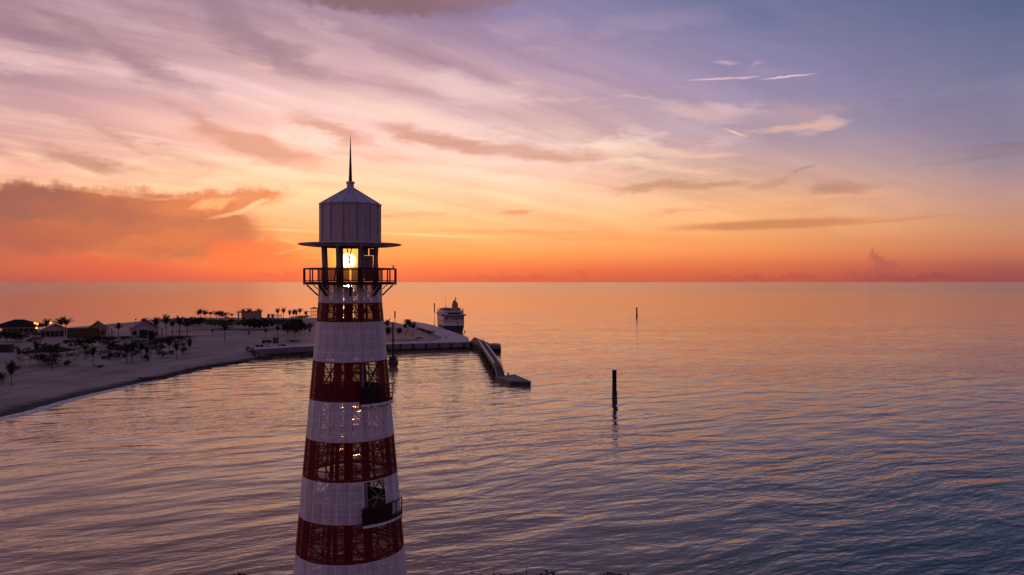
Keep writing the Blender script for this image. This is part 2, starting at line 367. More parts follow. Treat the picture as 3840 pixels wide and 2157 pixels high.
# ------------------------------------------------------------------ sea
def make_sea():
    nr, na = 90, 120
    rr = np.geomspace(30, 160000, nr); aa = np.radians(np.linspace(-75, 75, na))
    v = [(r*math.sin(a), r*math.cos(a), 0.) for r in rr for a in aa]
    f = [(i*na+j, i*na+j+1, (i+1)*na+j+1, (i+1)*na+j) for i in range(nr-1) for j in range(na-1)]
    f = [q[::-1] for q in f]
    # behind the viewer too
    ex = len(v)
    v += [(-160000*math.sin(math.radians(75)), -60000, 0), (160000*math.sin(math.radians(75)), -60000, 0), (0, -60000, 0), (0, 0, 0)]
    f.append((ex+3, 0, (nr-1)*na, ex)); f.append((ex+1, (nr-1)*na+na-1, na-1, ex+3)); f.append((ex, ex+2, ex+3)); f.append((ex+2, ex+1, ex+3))
    for j in range(na-1): f.append((ex+3, j+1, j))
    me = bpy.data.meshes.new('sea'); me.from_pydata(v, [], f); me.update()
    m = bpy.data.materials.new('sea_water'); m.use_nodes = True; t = m.node_tree; q = NB(t); p = t.nodes['Principled BSDF']
    geo = q.n('ShaderNodeNewGeometry'); P = geo.outputs['Position']
    dist = q.vmath('LENGTH', P).outputs['Value']
    rot = math.radians(-26)
    def height(Q):
        """wave height (m): low swell, chop and ripples, crests running up to the right"""
        cr = q.mapping(Q, rot=(0, 0, rot))                 # x along the crests, y across them
        wp = q.vmath('SUBTRACT', q.noise(q.mapping(Q, sc=(.03,.03,.03)), 1., 2, .5, col=True), (.5,.5,.5)).outputs[0]
        cr = q.vmath('ADD', cr, q.vmath('MULTIPLY', wp, (14, 9, 0)).outputs[0]).outputs[0]
        h1 = q.noise(q.mapping(cr, sc=(.070, .17, 1)), 1., 1.5, .5)
        h2 = q.noise(q.mapping(cr, loc=(40, 9, 0), rot=(0,0,math.radians(9)), sc=(.24, .60, 1)), 1., 2., .55)
        h3 = q.noise(q.mapping(Q, rot=(0,0,math.radians(-12)), sc=(.9, 2.3, 1)), 1., 2., .6)
        return q.math('ADD', q.math('MULTIPLY', h1, A1), q.math('ADD', q.math('MULTIPLY', h2, A2), q.math('MULTIPLY', h3, A3)))
    patch = q.mr(q.noise(q.mapping(P, loc=(3,77,0), rot=(0,0,rot), sc=(.009, .022, 1)), 1., 2., .5), .32, .68, .45, 1.35)
    fade = q.math('MULTIPLY', patch, q.mr(dist, 100., 900., 1., .55))
    A1 = .46; A2 = q.math('MULTIPLY', fade, .145); A3 = q.math('MULTIPLY', fade, .026)
    e = .12
    hc = height(P); hx = height(q.vmath('ADD', P, (e, 0, 0)).outputs[0]); hy = height(q.vmath('ADD', P, (0, e, 0)).outputs[0])
    sx = q.math('MULTIPLY', q.math('SUBTRACT', hc, hx), 1/e); sy = q.math('MULTIPLY', q.math('SUBTRACT', hc, hy), 1/e)
    far_ = q.mr(dist, 120., 1500., 1., .7)
    nrm = q.vmath('NORMALIZE', q.comb(q.math('MULTIPLY', sx, far_), q.math('MULTIPLY', sy, far_), 1.)).outputs[0]
    t.links.new(nrm, p.inputs['Normal'])
    p.inputs['Base Color'].default_value = (.004, .026, .036, 1)
    sh = q.mr(q.noise(q.mapping(P, sc=(.012,.012,1)), 1., 3., .5), .4, .65)
    deep = q.mix(sh, (.002, .016, .030, 1), (.002, .050, .060, 1))
    warm_bay = q.mr(q.math('ADD', q.sep(P)[0], q.math('MULTIPLY', q.math('SUBTRACT', q.noise(P, .02, 3, .5), .5), 40.)), 45., -45.)
    t.links.new(q.mix(warm_bay, deep, (.30, .160, .078, 1)), p.inputs['Base Color'])     # warm reflected light painted into the bay's colour, over its sandy shallows
    t.links.new(q.mr(dist, 100., 3000., .08, .16, smooth=False), p.inputs['Roughness'])
    p.inputs['IOR'].default_value = 1.50; p.inputs['Specular Tint'].default_value = (1, .91, .80, 1)  # warm tint puts extra sunset orange into the reflections
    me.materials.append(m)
    o = inst('sea', me); tag(o, 'calm evening sea with long low ripples reaching the horizon', None, None, 'structure')
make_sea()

# ------------------------------------------------------------------ island terrain
near_px = [(-700,1780),(-420,1680),(-200,1620),(0,1566),(92,1546),(160,1526),(276,1495),(370,1472),(480,1448),(590,1425),(710,1395),(770,1381),(860,1366),(948,1352),(1015,1339),(1064,1331)]
near = [gp(x, y) for x, y in near_px] + [(-80., 301.), (-60, 307.), (-40., 313.5), (-19., 320.)]
far = [(-22., 345.), (-45., 428.), (-67., 492.), (-82., 505.), (-120., 524.), (-205., 524.), (-236., 508.), (-250, 470.), (-255., 420.), (-275., 398.), (-420., 385.), (-520., 330.), (-520, 150.)]
LAND = np.array(near+far)
NEAR = np.array(near)
def seg_dist(P, poly, closed):
    d = np.full(len(P), 1e9); n = len(poly)
    for i in range(n if closed else n-1):
        a = poly[i]; c = poly[(i+1) % n]; e = c-a
        t = np.clip(((P-a)@e)/(e@e), 0, 1); d = np.minimum(d, np.hypot(*(P-a-t[:, None]*e).T))
    return d
def inside(P, poly):
    r = np.zeros(len(P), bool); n = len(poly); x, y = P.T
    for i in range(n):
        x0, y0 = poly[i]; x1, y1 = poly[(i+1) % n]
        c = ((y0 > y) != (y1 > y)); xi = (x1-x0)*(y-y0)/(y1-y0+1e-12)+x0
        r ^= c & (x < xi)
    return r
def sst(x, a, c): t = np.clip((x-a)/(c-a), 0, 1); return t*t*(3-2*t)
_rs = np.random.RandomState(3); _ph = _rs.uniform(0, 6.28, (10, 3))
def lump(x, y):
    r = 0
    for i in range(10):
        a = _ph[i, 0]; k = .035*1.35**i; r = r + np.sin(k*(x*math.cos(a)+y*math.sin(a))+_ph[i, 1])*(.42/1.32**i)
    return r
def terrain(P):
    P = np.atleast_2d(np.asarray(P, float)); x, y = P.T
    ins = inside(P, LAND); dn = seg_dist(P, NEAR, False); df = seg_dist(P, LAND, True)
    w = sst(x, -112., -94.)
    prof = 1.0*sst(dn, 0, 9)+.9*sst(dn, 6, 40)+.9*sst(dn, 30, 110)
    prof2 = 2.7*sst(dn, 0, 8)
    z = prof*(1-w)+prof2*w
    ridge = sst(y, 440., 500.)*sst(x, -250., -215.)*(1-sst(x, -108., -84.))
    z = z+1.5*ridge
    z = z+lump(x, y)*.28*sst(dn, 8, 50)*(1-w*.8)
    edge = np.minimum(1, df/7.); far_edge = np.minimum(1, df/9.)
    z = np.where(dn < df+.01, z, z*far_edge)
    z = np.where(ins, np.maximum(z, .0), -np.minimum(df*.12, 2.5))
    return z
def tz(x, y): return float(terrain([(x, y)])[0])
def make_land():
    xs = np.linspace(-420, -10, 300); ys = np.concatenate([np.linspace(110, 340, 190), np.linspace(342, 540, 90)])
    X, Y = np.meshgrid(xs, ys); P = np.stack([X.ravel(), Y.ravel()], 1); Z = terrain(P)
    nx, ny = len(xs), len(ys)
    keep = (Z > -1.6).reshape(ny, nx)
    f = [(j*nx+i, j*nx+i+1, (j+1)*nx+i+1, (j+1)*nx+i) for j in range(ny-1) for i in range(nx-1) if keep[j, i] or keep[j+1, i+1]]
    me = bpy.data.meshes.new('beach'); me.from_pydata(np.c_[P, Z].tolist(), [], f); me.update()
    me.polygons.foreach_set('use_smooth', [True]*len(me.polygons))
    at = me.attributes.new('shore_distance', 'FLOAT', 'POINT'); at.data.foreach_set('value', seg_dist(P, NEAR, False).astype(np.float32))
    m = bpy.data.materials.new('sand'); m.use_nodes = True; t = m.node_tree; q = NB(t); p = t.nodes['Principled BSDF']
    geo = q.n('ShaderNodeNewGeometry'); Pn = geo.outputs['Position']; z = q.sep(Pn)[2]
    n1 = q.noise(Pn, .05, 5, .6); n2 = q.noise(q.mapping(Pn, rot=(0,0,.5), sc=(.05,.5,1)), 1., 5, .6, .6)
    c = q.mix(q.mr(n1, .3, .7), (.27,.190,.17,1), (.43,.315,.28,1))
    c = q.mix(q.mr(n2, .55, .75, 0, .35), c, (.15,.115,.115,1))
    an = q.n('ShaderNodeAttribute'); an.attribute_name = 'shore_distance'
    dw = q.math('ADD', an.outputs['Fac'], q.math('MULTIPLY', q.math('SUBTRACT', q.noise(Pn, .018, 3, .5), .5), 22.))
    for d0 in (17., 19.2, 25.5, 27.6, 39.):
        tr_ = q.math('ABSOLUTE', q.math('SUBTRACT', dw, d0))
        c = q.mix(q.math('MULTIPLY', q.mr(tr_, .75, .15), q.mr(q.noise(Pn, .15, 3, .6), .35, .6, .1, .6)), c, (.10,.075,.08,1))
    wet = q.math('ADD', z, q.math('MULTIPLY', q.math('SUBTRACT', q.noise(Pn, .12, 4, .6), .5), .8))
    c = q.mix(q.mr(wet, .85, .25), c, (.05,.042,.046,1))
    t.links.new(c, p.inputs['Base Color']); p.inputs['Roughness'].default_value = .9; p.inputs['Specular IOR Level'].default_value = .15
    bn = q.n('ShaderNodeBump'); bn.inputs['Distance'].default_value = .25
    t.links.new(q.noise(q.mapping(Pn, rot=(0,0,.5), sc=(.25,.9,1)), 1., 5, .65), bn.inputs['Height']); t.links.new(bn.outputs[0], p.inputs['Normal'])
    me.materials.append(m)
    tag(inst('beach', me), 'pale sandy island beach curving round the bay', None, None, 'structure')
make_land()
def shore_strip(name, pts, offs, z, m, lab, kind):
    """a frayed sheet that follows the waterline"""
    P = []
    for a, c in zip(pts, pts[1:]):
        n = max(2, int(math.hypot(c[0]-a[0], c[1]-a[1])/1.3))
        P += [(a[0]+(c[0]-a[0])*i/n, a[1]+(c[1]-a[1])*i/n) for i in range(n)]
    mb = MB(); vs = []; fs = []
    for i, (x, y) in enumerate(P):
        a = P[max(0, i-2)]; c = P[min(len(P)-1, i+2)]; tx, ty = c[0]-a[0], c[1]-a[1]; L = math.hypot(tx, ty) or 1
        nx, ny = ty/L, -tx/L          # towards the water
        w = math.sin(i*.07)*.6+math.sin(i*.23+2)*.4+math.sin(i*.83)*.2+random.uniform(-.15,.15)
        o0, o1 = offs(i, len(P), w)
        vs += [(x+nx*o0, y+ny*o0, z), (x+nx*o1, y+ny*o1, z)]
        if i: fs.append((2*i-2, 2*i-1, 2*i+1, 2*i))
    mb.add(vs, fs); o = mb.build(name, m); tag(o, lab, None, None, kind); return o
mf = mat('sea_foam', (.62,.60,.62), .8, .2, .5, .3)
tq = NB(mf.node_tree); trf = tq.n('ShaderNodeBsdfTransparent'); mxf = tq.n('ShaderNodeMixShader')
ff = tq.mr(tq.noise(tq.mapping(tq.n('ShaderNodeNewGeometry').outputs['Position'], sc=(.35,.35,1)), 1., 6, .7), .34, .52)
tq.put(mxf.inputs[0], ff); mf.node_tree.links.new(trf.outputs[0], mxf.inputs[1]); mf.node_tree.links.new(mf.node_tree.nodes['Principled BSDF'].outputs[0], mxf.inputs[2]); mf.node_tree.links.new(mxf.outputs[0], mf.node_tree.nodes['Material Output'].inputs[0])
shore_strip('foam', near[1:14], lambda i, n, w: (-.6+w*.7, 2.2+w*.9), .03, mf, 'thin wash of foam along the waterline of the beach', 'stuff')
wr = [(x, y) for x, y in (gp(px, py, .55) for px, py in ((540,1420),(600,1413),(660,1398),(720,1384),(780,1372),(850,1362),(920,1352)))]
def wrack():
    mb = MB(); rnd = random.Random(5)
    for a, c in zip(wr, wr[1:]):
        for k in range(60):
            t = rnd.random(); x = a[0]+(c[0]-a[0])*t+rnd.gauss(0, .7); y = a[1]+(c[1]-a[1])*t+rnd.gauss(0, 1.3); z = max(tz(x, y), .02)
            L = rnd.uniform(.4, 1.6); mb.box((x, y, z+.06), (L*1.8, L*.7, .25), rnd.uniform(-.2, 1.0))
    tag(mb.build('seaweed', M['rock']), 'dark line of washed-up seaweed along the waterline', None, None, 'stuff')
wrack()

# ------------------------------------------------------------------ foreground headland
def headland():
    rnd = random.Random(2); pts = []
    for i in range(41):
        x = -75+i*3.75; pts.append((x, 70.2+1.0*math.sin(i*.9)+.7*math.sin(i*2.3)-abs(x+8)*.02))
    mb = MB(); vs = []; fs = []
    for i, (x, y) in enumerate(pts): vs += [(x, y+1.2, -.6), (x, y, .45), (x, y-6, .75), (x, y-30, .8), (x, -40, .8)]
    for i in range(len(pts)-1):
        for k in range(4): a = i*5+k; fs.append((a, a+1, a+6, a+5))
    fs = [q[::-1] for q in fs]
    mb.add(vs, fs); tag(mb.build('ground', M['earth'], smooth=True), 'dark ground of the headland under the lighthouse', None, None, 'structure')
headland()

# ------------------------------------------------------------------ lighthouse
TZ0 = 64.0; TX0 = xa(1314, TZ0); BASE = .78
LH = thing('lighthouse', (TX0, TZ0, BASE), math.atan2(-TX0, TZ0), 'tall red and white banded lighthouse with the low sun shining through its lantern', 'lighthouse')
K = TZ0/F; KS = K/1.022
def zz(py): return za(py, TZ0)-BASE                       # silhouette row -> local height
def rr_(z):                                              # local height -> outer radius
    py = HY+(H-BASE-z)/K
    return (119+max(0, py-1120)*.0912)*KS
def pt(r, phi, z): return Vector((r*math.sin(phi), -r*math.cos(phi), z))
R_ = math.radians
NC = 24
bands = [('white', 1065, 1134, 2), ('red', 1134, 1203, 2), ('white', 1203, 1346, 4), ('red', 1346, 1487, 4), ('white', 1487, 1628, 4), ('red', 1628, 1767, 4), ('white', 1767, 1912, 4), ('red', 1912, 2048, 4), ('white', 2048, 2188, 4), ('red', 2188, 2283, 3)]
openings = {3: (0, 4), 6: (0, 4)}                       # band index -> rows that are open between 15 and 45 degrees (and opposite)
open_cols = {1, 2, 13, 14}
for bi, (colr, y0, y1, nrow) in enumerate(bands):
    z1, z0 = zz(y0), zz(y1)
    fm = M[colr]
    fr = MB()
    for k in range(nrow+1):                              # hoops
        z = z0+(z1-z0)*k/nrow; r = rr_(z)-.035
        z = min(max(z, z0+.03), z1-.03)
        for c in range(NC):
            if bi in openings and c in open_cols and 0 < k < nrow: continue
            fr.bar(pt(r, R_(c*15), z), pt(r, R_(c*15+15), z), .06, .07)
    for c in range(NC):                                  # uprights at the seams
        if bi in openings and c in (2, 14): continue
        fr.bar(pt(rr_(z0)-.035, R_(c*15), z0+.02), pt(rr_(z1)-.035, R_(c*15), z1-.02), .08, .06)
    band = fr.build('cladding_band', fm, LH)
    band['label'] = '%s band of perforated sheet, %s from the top' % (colr, ['first','second','third','fourth','fifth','sixth','seventh','eighth','ninth','tenth'][bi])
    rear = MB()
    for k in range(nrow):
        za_, zb_ = z0+(z1-z0)*k/nrow+.012, z0+(z1-z0)*(k+1)/nrow-.012
        ra, rb = rr_(za_), rr_(zb_); h = R_(7.5)-.006
        def quadbox(mb, phi):
            o = [pt(ra, phi-h, za_), pt(ra, phi+h, za_), pt(rb, phi+h, zb_), pt(rb, phi-h, zb_)]
            mb.add(o, [(0, 1, 2, 3)])
        pm = MB(); quadbox(pm, 0.); me = bpy.data.meshes.new('panel'); me.from_pydata(pm.v, [], pm.f); me.materials.append(M[colr+'_mesh'])
        for c in range(NC):
            if bi in openings and c in open_cols: continue
            front = c in (0, 1, 2, 3, 4, 20, 21, 22, 23) and bi < 9
            if front: inst('panel', me, band, rot=(0, 0, R_(c*15+7.5)))
            else: quadbox(rear, R_(c*15+7.5))
    o = rear.build('rear_panel', M[colr+'_mesh'], band); o['kind'] = 'stuff'
# skeleton: eight legs, ring beams and crossed braces
NL = 8
def la(i): return R_(22.5-3+45*i)
zdeck = zz(1057); ztop = zz(926)
levels = [zz(y) for y in (2283, 2188, 2048, 1912, 1767, 1628, 1487, 1346, 1203, 1065)]
def rl(z): return rr_(z)-.42 if z < zdeck else 2.38
for i in range(NL):
    mb = MB()
    for a, c in zip(levels, levels[1:]): mb.tube(pt(rl(a), la(i), a), pt(rl(c), la(i), c), .17, n=10, caps=False)
    mb.tube(pt(rl(levels[-1]), la(i), levels[-1]), pt(2.30, la(i), ztop), .17, n=10)
    mb.build('leg', M['steel'], LH, smooth=True)
    br = MB()
    for a, c in zip(levels, levels[1:]):
        br.tube(pt(rl(a), la(i), a+.1), pt(rl(c), la(i+1), c-.1), .05, n=6); br.tube(pt(rl(a), la(i+1), a+.1), pt(rl(c), la(i), c-.1), .05, n=6)
        mid = (a+c)/2; br.tube(pt(rl(mid), la(i), mid), pt(rl(mid), la(i+1), mid), .035, n=6)
    br.build('cross_brace', M['steel'], LH)
    rb = MB()
    for a in levels: rb.bar(pt(rl(a), la(i), a), pt(rl(a), la(i+1), a), .14, .18)
    rb.build('ring_beam', M['steel'], LH)
# lantern room struts (slanting pairs)
for i in range(NL):
    if i in (3, 7): continue
    a0 = la(i)+R_(4)
    MB().tube(pt(2.3, a0, ztop-.05), pt(2.3, a0+R_(13), zdeck+.05), .06, n=8).build('strut', M['steel'], LH)
for sgn, xx in ((1, -.62), (-1, -.30), (1, .12)):
    MB().tube((xx, -1.9, ztop-.05), (xx-.34*sgn, -1.9, zdeck+1.15), .045, n=8).build('strut', M['steel'], LH)
# central column, thickened and set left to block the sun's glint, and spiral stair up to the deck
MB().tube((-.16, .1, levels[0]), (-.16, .1, zdeck-.45), .36, n=14).build('stair_column', M['dark_steel'], LH, smooth=True)
st = MB(); ns = int((zdeck-.2-levels[0])/.19)
for k in range(ns):
    a = k*R_(24); z = levels[0]+k*.19; c = Vector((-.16, .1, z))
    d = Vector((math.cos(a), math.sin(a), 0)); e = Vector((-d.y, d.x, 0))
    st.add([c+d*.15-e*.06, c+d*1.0-e*.24, c+d*1.0+e*.24, c+d*.15+e*.06] + [p+Vector((0,0,.05)) for p in (c+d*.15-e*.06, c+d*1.0-e*.24, c+d*1.0+e*.24, c+d*.15+e*.06)],
           [(3,2,1,0),(4,5,6,7),(0,1,5,4),(1,2,6,5),(2,3,7,6),(3,0,4,7)])
st.build('spiral_stair', M['dark_steel'], LH)
hr = MB()
for k in range(ns-1):
    a, c = k*R_(24), (k+1)*R_(24); z = levels[0]+k*.19+.95
    hr.tube((-.16+1.0*math.cos(a), .1+1.0*math.sin(a), z), (-.16+1.0*math.cos(c), .1+1.0*math.sin(c), z+.19), .03, n=5, caps=False)
    if k % 2 == 0: hr.tube((-.16+1.0*math.cos(a), .1+1.0*math.sin(a), z-.95), (-.16+1.0*math.cos(a), .1+1.0*math.sin(a), z), .02, n=5, caps=False)
hr.build('stair_rail', M['dark_steel'], LH)
# floors inside
for y, solid in ((1203, 0), (1480, 1), (1628, 0), (1898, 1), (2188, 0)):
    z = zz(y); r = rr_(z)-.5
    fm_ = MB()
    fm_.lathe([(r, z-.07), (r, z+.07)] if solid else [(r, z-.05), (r, z+.05), (1.3, z+.05), (1.3, z-.05), (r, z-.05)], 24, cap=bool(solid))
    fm_.build('floor', M['dark_steel'], LH)
    if solid:
        kp = MB(); kp.lathe([(r-.35, z+.09), (r-.35, z+.8), (r-.39, z+.8), (r-.39, z+.09)], 24, cap=False); kp.build('parapet', M['dark_steel'], LH)
# balconies on the flank: an arc of floor, rail and infill
for bi_, yf, rot0 in ((3, 1484, 0), (6, 1905, 0)):
    z = zz(yf); r0 = rr_(z)+.02; r1 = r0+.30; A0, A1 = R_(12), R_(68); n = 8
    def arc(mb, ra, rb, za1, zb1, a0=A0, a1=A1, n=n):
        vs = []; fs = []
        for i in range(n+1):
            a = a0+(a1-a0)*i/n+rot0; vs += [pt(ra, a, za1), pt(rb, a, za1), pt(rb, a, zb1), pt(ra, a, zb1)]
        for i in range(n):
            for k in range(4): p, q = i*4+k, i*4+(k+1) % 4; fs.append((p, q, q+4, p+4))
        fs += [(0, 3, 2, 1), (n*4, n*4+1, n*4+2, n*4+3)]
        return mb.add(vs, fs)
    bal = arc(MB(), r0, r1, z-.22, z).build('balcony', M['maroon'], LH)
    arc(MB(), r1+.005, r1+.05, z-.42, z-.24).build('toe_plate', M['white'], bal)
    arc(MB(), r1-.05, r1+.03, z+1.08, z+1.16).build('handrail', M['maroon'], bal)
    na = 5
    for i in range(na):
        a = A0+(A1-A0)*i/(na-1)+rot0
        MB().bar(pt(r1, a, z-.55), pt(r1, a, z+1.08), .09, .09).build('post', M['maroon'], bal)
    arc(MB(), r1-.02, r1, z+.03, z+1.05, A0, A0+R_(36) if bi_ == 6 else A0+R_(28), 5).build('infill', M['maroon'], bal)
    if bi_ == 3:
        rl_ = MB()
        for hh_ in (.35, .7): arc(rl_, r1-.02, r1+.01, z+hh_, z+hh_+.04)
        rl_.build('mid_rail', M['maroon'], bal)
# main gallery: eight-sided deck, rail and brackets
RD = 177*KS
dk = MB(); dk.lathe([(rr_(zdeck)-.5, zdeck-.24), (RD, zdeck-.24), (RD, zdeck), (rr_(zdeck)-.5, zdeck), (rr_(zdeck)-.5, zdeck-.24)], 16, R_(11.25), cap=False)
deck = dk.build('gallery_deck', M['maroon'], LH)
zr = zz(1007)
def deckpt(phi, z, off=0.): return pt(RD-off, phi, z)
rail = MB()
for i in range(16):
    a, c = R_(11.25+22.5*i), R_(33.75+22.5*i)
    rail.bar(deckpt(a, zr-.04, .06), deckpt(c, zr-.04, .06), .08, .10)
rail.build('handrail', M['maroon'], LH)
rl2 = MB()
for i in range(16):
    a, c = R_(11.25+22.5*i), R_(33.75+22.5*i); rl2.bar(deckpt(a, zdeck+.10, .06), deckpt(c, zdeck+.10, .06), .05, .06)
rl2.build('lower_rail', M['maroon'], LH)
for i in range(16):
    a = R_(11.25+22.5*i)
    MB().bar(deckpt(a, zdeck, .06), deckpt(a, zr-.08, .06), .11, .11).build('post', M['maroon'], LH)
for i in range(8):
    a = R_(45*i)
    bk = MB(); bk.bar(pt(RD-.35, a, zdeck-.26), pt(rr_(zz(1108))+.03, a, zz(1108)), .13, .13); bk.bar(pt(RD-.85, a, zdeck-.26), pt(rr_(zz(1085))+.03, a, zz(1085)), .08, .08)
    bk.build('bracket', M['maroon'], LH)
# knee-high wall of perforated sheet round the lantern room, in separate sheets with slits between
for i in range(16):
    a, c = R_(22.5*i+1.6), R_(22.5*i+20.9); r = 2.66
    MB().add([pt(r, a, zdeck+.02), pt(r, c, zdeck+.02), pt(r, c, zr-.06), pt(r, a, zr-.06)], [(0,1,2,3)]).build('parapet_panel', M['red_mesh'], LH)
# gallery equipment: cabinet and rail lamp
cb = MB(); cb.box((1.45, -.7, zdeck+1.2), (.75, .5, 1.9)).box((1.45, -.7, zdeck+.14), (.6, .4, .2)); cb.build('cabinet', M['steel'], LH)
MB().box((1.22, -.98, zdeck+2.45), (.46, .05, .55)).box((1.72, -.98, zdeck+2.45), (.4, .05, .55)).build('gauge_frame', M['steel'], LH)
gl = MB(); q0 = deckpt(R_(66), zr, .06); gl.tube(q0, q0+Vector((0,0,.12)), .10, .07, 10); gl.tube(q0+Vector((0,0,.12)), q0+Vector((0,0,.26)), .07, .05, 10); gl.build('rail_lamp', M['white'], LH)
# canopy ring under the lantern drum, with spokes
zc = zz(920)
cr_ = MB(); cr_.lathe([(2.95, zc-.05), (3.5, zc-.10), (4.10, zc-.02), (4.27, zc+.06), (4.22, zc+.10), (3.5, zc+.10), (2.95, zc+.06), (2.95, zc-.05)], 40, cap=False)
canopy = cr_.build('canopy_ring', M['white_mesh'], LH)
for i in range(14):
    a = R_(12.857+25.714*i); MB().bar(pt(2.3, a, zc), pt(3.0, a, zc), .12, .2).build('spoke', M['steel'], LH)
# drum of fine sheet: fourteen flat faces with pale cover strips
NF = 14; zd0, zd1 = zz(924), zz(767); RDm = 113.5*KS
for i in range(NF):
    a, c = R_(-12.857+25.714*i), R_(12.857+25.714*i); rA = RDm
    p0, p1, p2, p3 = pt(rA, a, zd0), pt(rA, c, zd0), pt(rA, c, zd1), pt(rA, a, zd1)
    inn = lambda p: Vector((p.x*.975, p.y*.975, p.z))
    pn = MB(); pn.add([p0, p1, p2, p3, inn(p0), inn(p1), inn(p2), inn(p3)], [(0,1,2,3),(7,6,5,4),(0,4,5,1),(1,5,6,2),(2,6,7,3),(3,7,4,0)])
    pn.build('drum_panel', M['lantern_mesh'], LH)
    MB().bar(pt(rA+.015, c, zd0-.02), pt(rA+.015, c, zd1), .10, .05).build('cover_strip', M['steel'], LH)
MB().lathe([(RDm-.08, zd0-.10), (RDm+.03, zd0-.10), (RDm+.03, zd0-.005), (RDm-.08, zd0-.005), (RDm-.08, zd0-.10)], 14, R_(12.857), cap=False).build('drum_sill', M['steel'], LH)
# roof, neck and spire
ze, zn = zz(767), zz(707)
for i in range(NF):
    a, c = R_(-12.857+25.714*i), R_(12.857+25.714*i); ro = 118*KS
    q4 = [pt(ro, a, ze-.02), pt(ro, c, ze-.02), pt(.34, c, zn), pt(.34, a, zn)]
    lo4 = [p+Vector((0, 0, -.07)) for p in q4]
    MB().add(q4+lo4, [(0,1,2,3),(7,6,5,4),(0,4,5,1),(1,5,6,2),(2,6,7,3),(3,7,4,0)]).build('roof_sheet', M['roof_metal'], LH)
    MB().bar(pt(ro+.02, c, ze), pt(.34, c, zn+.02), .06, .05).build('roof_rib', M['roof_metal'], LH)
MB().lathe([(.34, zn-.05), (.30, zn+.06), (.29, zz(690)), (.34, zz(689)), (.36, zz(687)), (.36, zz(682)), (.2, zz(680.5))], 20).build('neck', M['roof_metal'], LH, smooth=False)
MB().lathe([(.145, zz(681)), (.10, zz(620)), (.055, zz(560)), (.012, zz(508))], 12).build('spire', M['dark_steel'], LH, smooth=True)
for i, (ph, z) in enumerate(((-40, 745), (17, 748), (25, 750), (46, 747))):
    p = pt(RDm*.995, R_(ph), zz(HY-(HY-783))); MB().lathe([(.035, 0), (.02, .03)], 8).build('rivet', M['white'], LH, loc=p)

# ------------------------------------------------------------------ quay and promenade
QZ = 3.0
q_front = [(-98., 284.), (-78., 301.), (-40., 313.), (-17.6, 321.)]
q_right = [(-20., 349.), gp(1715, 1250, QZ), gp(1630, 1221, QZ), gp(1585, 1211, QZ), gp(1548, 1206, QZ)]
q_back = [gp(1530, 1208, QZ), gp(1600, 1243, QZ), gp(1655, 1268, QZ), (-36., 325.), (-78., 312.), (-99., 294.)]
qpoly = q_front+q_right+q_back
quay = thing('quay', (0, 0, 0), 0, 'long pale concrete quay with a dark waterline running from the beach to the jetty', 'quay')
MB().poly(qpoly, .95, QZ).build('deck', M['paving'], quay)
def inset(poly, d):
    cx = sum(p[0] for p in poly)/len(poly); cy = sum(p[1] for p in poly)/len(poly); out = []
    n = len(poly)
    for i in range(n):
        a, p, c = poly[i-1], poly[i], poly[(i+1) % n]
        e1 = Vector((p[0]-a[0], p[1]-a[1])).normalized(); e2 = Vector((c[0]-p[0], c[1]-p[1])).normalized()
        nrm = Vector((-(e1.y+e2.y), e1.x+e2.x)).normalized(); out.append((p[0]+nrm.x*d, p[1]+nrm.y*d))
    return out
MB().poly(inset(qpoly, .5), -2., .95).build('base_wall', M['dark_concrete'], quay)  # dark colour stands in for the shade beneath the open-piled quay
for a, c in zip(q_front, q_front[1:]):
    n = max(1, int(math.hypot(c[0]-a[0], c[1]-a[1])/7.))
    for i in range(n):
        p = Vector((a[0]+(c[0]-a[0])*i/n, a[1]+(c[1]-a[1])*i/n, 0)); r = Vector((a[0]+(c[0]-a[0])*(i+1)/n, a[1]+(c[1]-a[1])*(i+1)/n, 0)); d = (r-p).normalized()*.06
        nn = Vector((d.y, -d.x, 0)).normalized()*.12
        MB().bar(p+d+nn+Vector((0,0,QZ-.95)), r-d+nn+Vector((0,0,QZ-.95)), .26, 1.9).build('wall_slab', M['concrete'], quay)
for i in range(12):
    t = (i+.5)/12; a, c = Vector(q_front[1]), Vector(q_front[3]); p = a.lerp(c, t)
    p = Vector((-78+(60.4)*t, 301+12*min(1, t*60.4/38)+8*max(0, (t*60.4-38)/22.4)))
    MB().box((p.x+.1, p.y-.45, 1.3), (.5, .34, 3.0), .28).build('fender', M['pile'], quay)
# kerb along the promenade's inner edge
kb = MB()
for a, c in zip(q_back[:4], q_back[1:4]): kb.bar((a[0], a[1], QZ+.09), (c[0], c[1], QZ+.09), .3, .22)
kb.build('kerb', M['concrete'], quay)
# timber-faced pier head stepping towards the gangway
pier = thing('pier_head', (0, 0, 0), 0, 'low timber-faced pier head at the corner of the quay where the gangway starts', 'pier')
ph = [gp(1764, 1281, 2.8), gp(1806, 1296, 2.8), gp(1829, 1284, 2.8), gp(1778, 1264, 2.8)]
MB().poly([(x, y) for x, y in ph], 2.45, 2.8).build('deck', M['timber'], pier)
phi_ = inset(ph[::-1], .6)
MB().poly(phi_, -1.5, 2.44).build('base', M['dark_concrete'], pier)
for a, c in ((ph[0], ph[1]), (ph[1], ph[2])):
    L = math.hypot(c[0]-a[0], c[1]-a[1]); n = int(L/1.6)
    for i in range(n):
        t = (i+.5)/n; x, y = a[0]+(c[0]-a[0])*t, a[1]+(c[1]-a[1])*t
        MB().box((x, y, 1.3), (L/n*.84, .3, 2.9), math.atan2(c[1]-a[1], c[0]-a[0])).build('plank', M['timber'], pier)
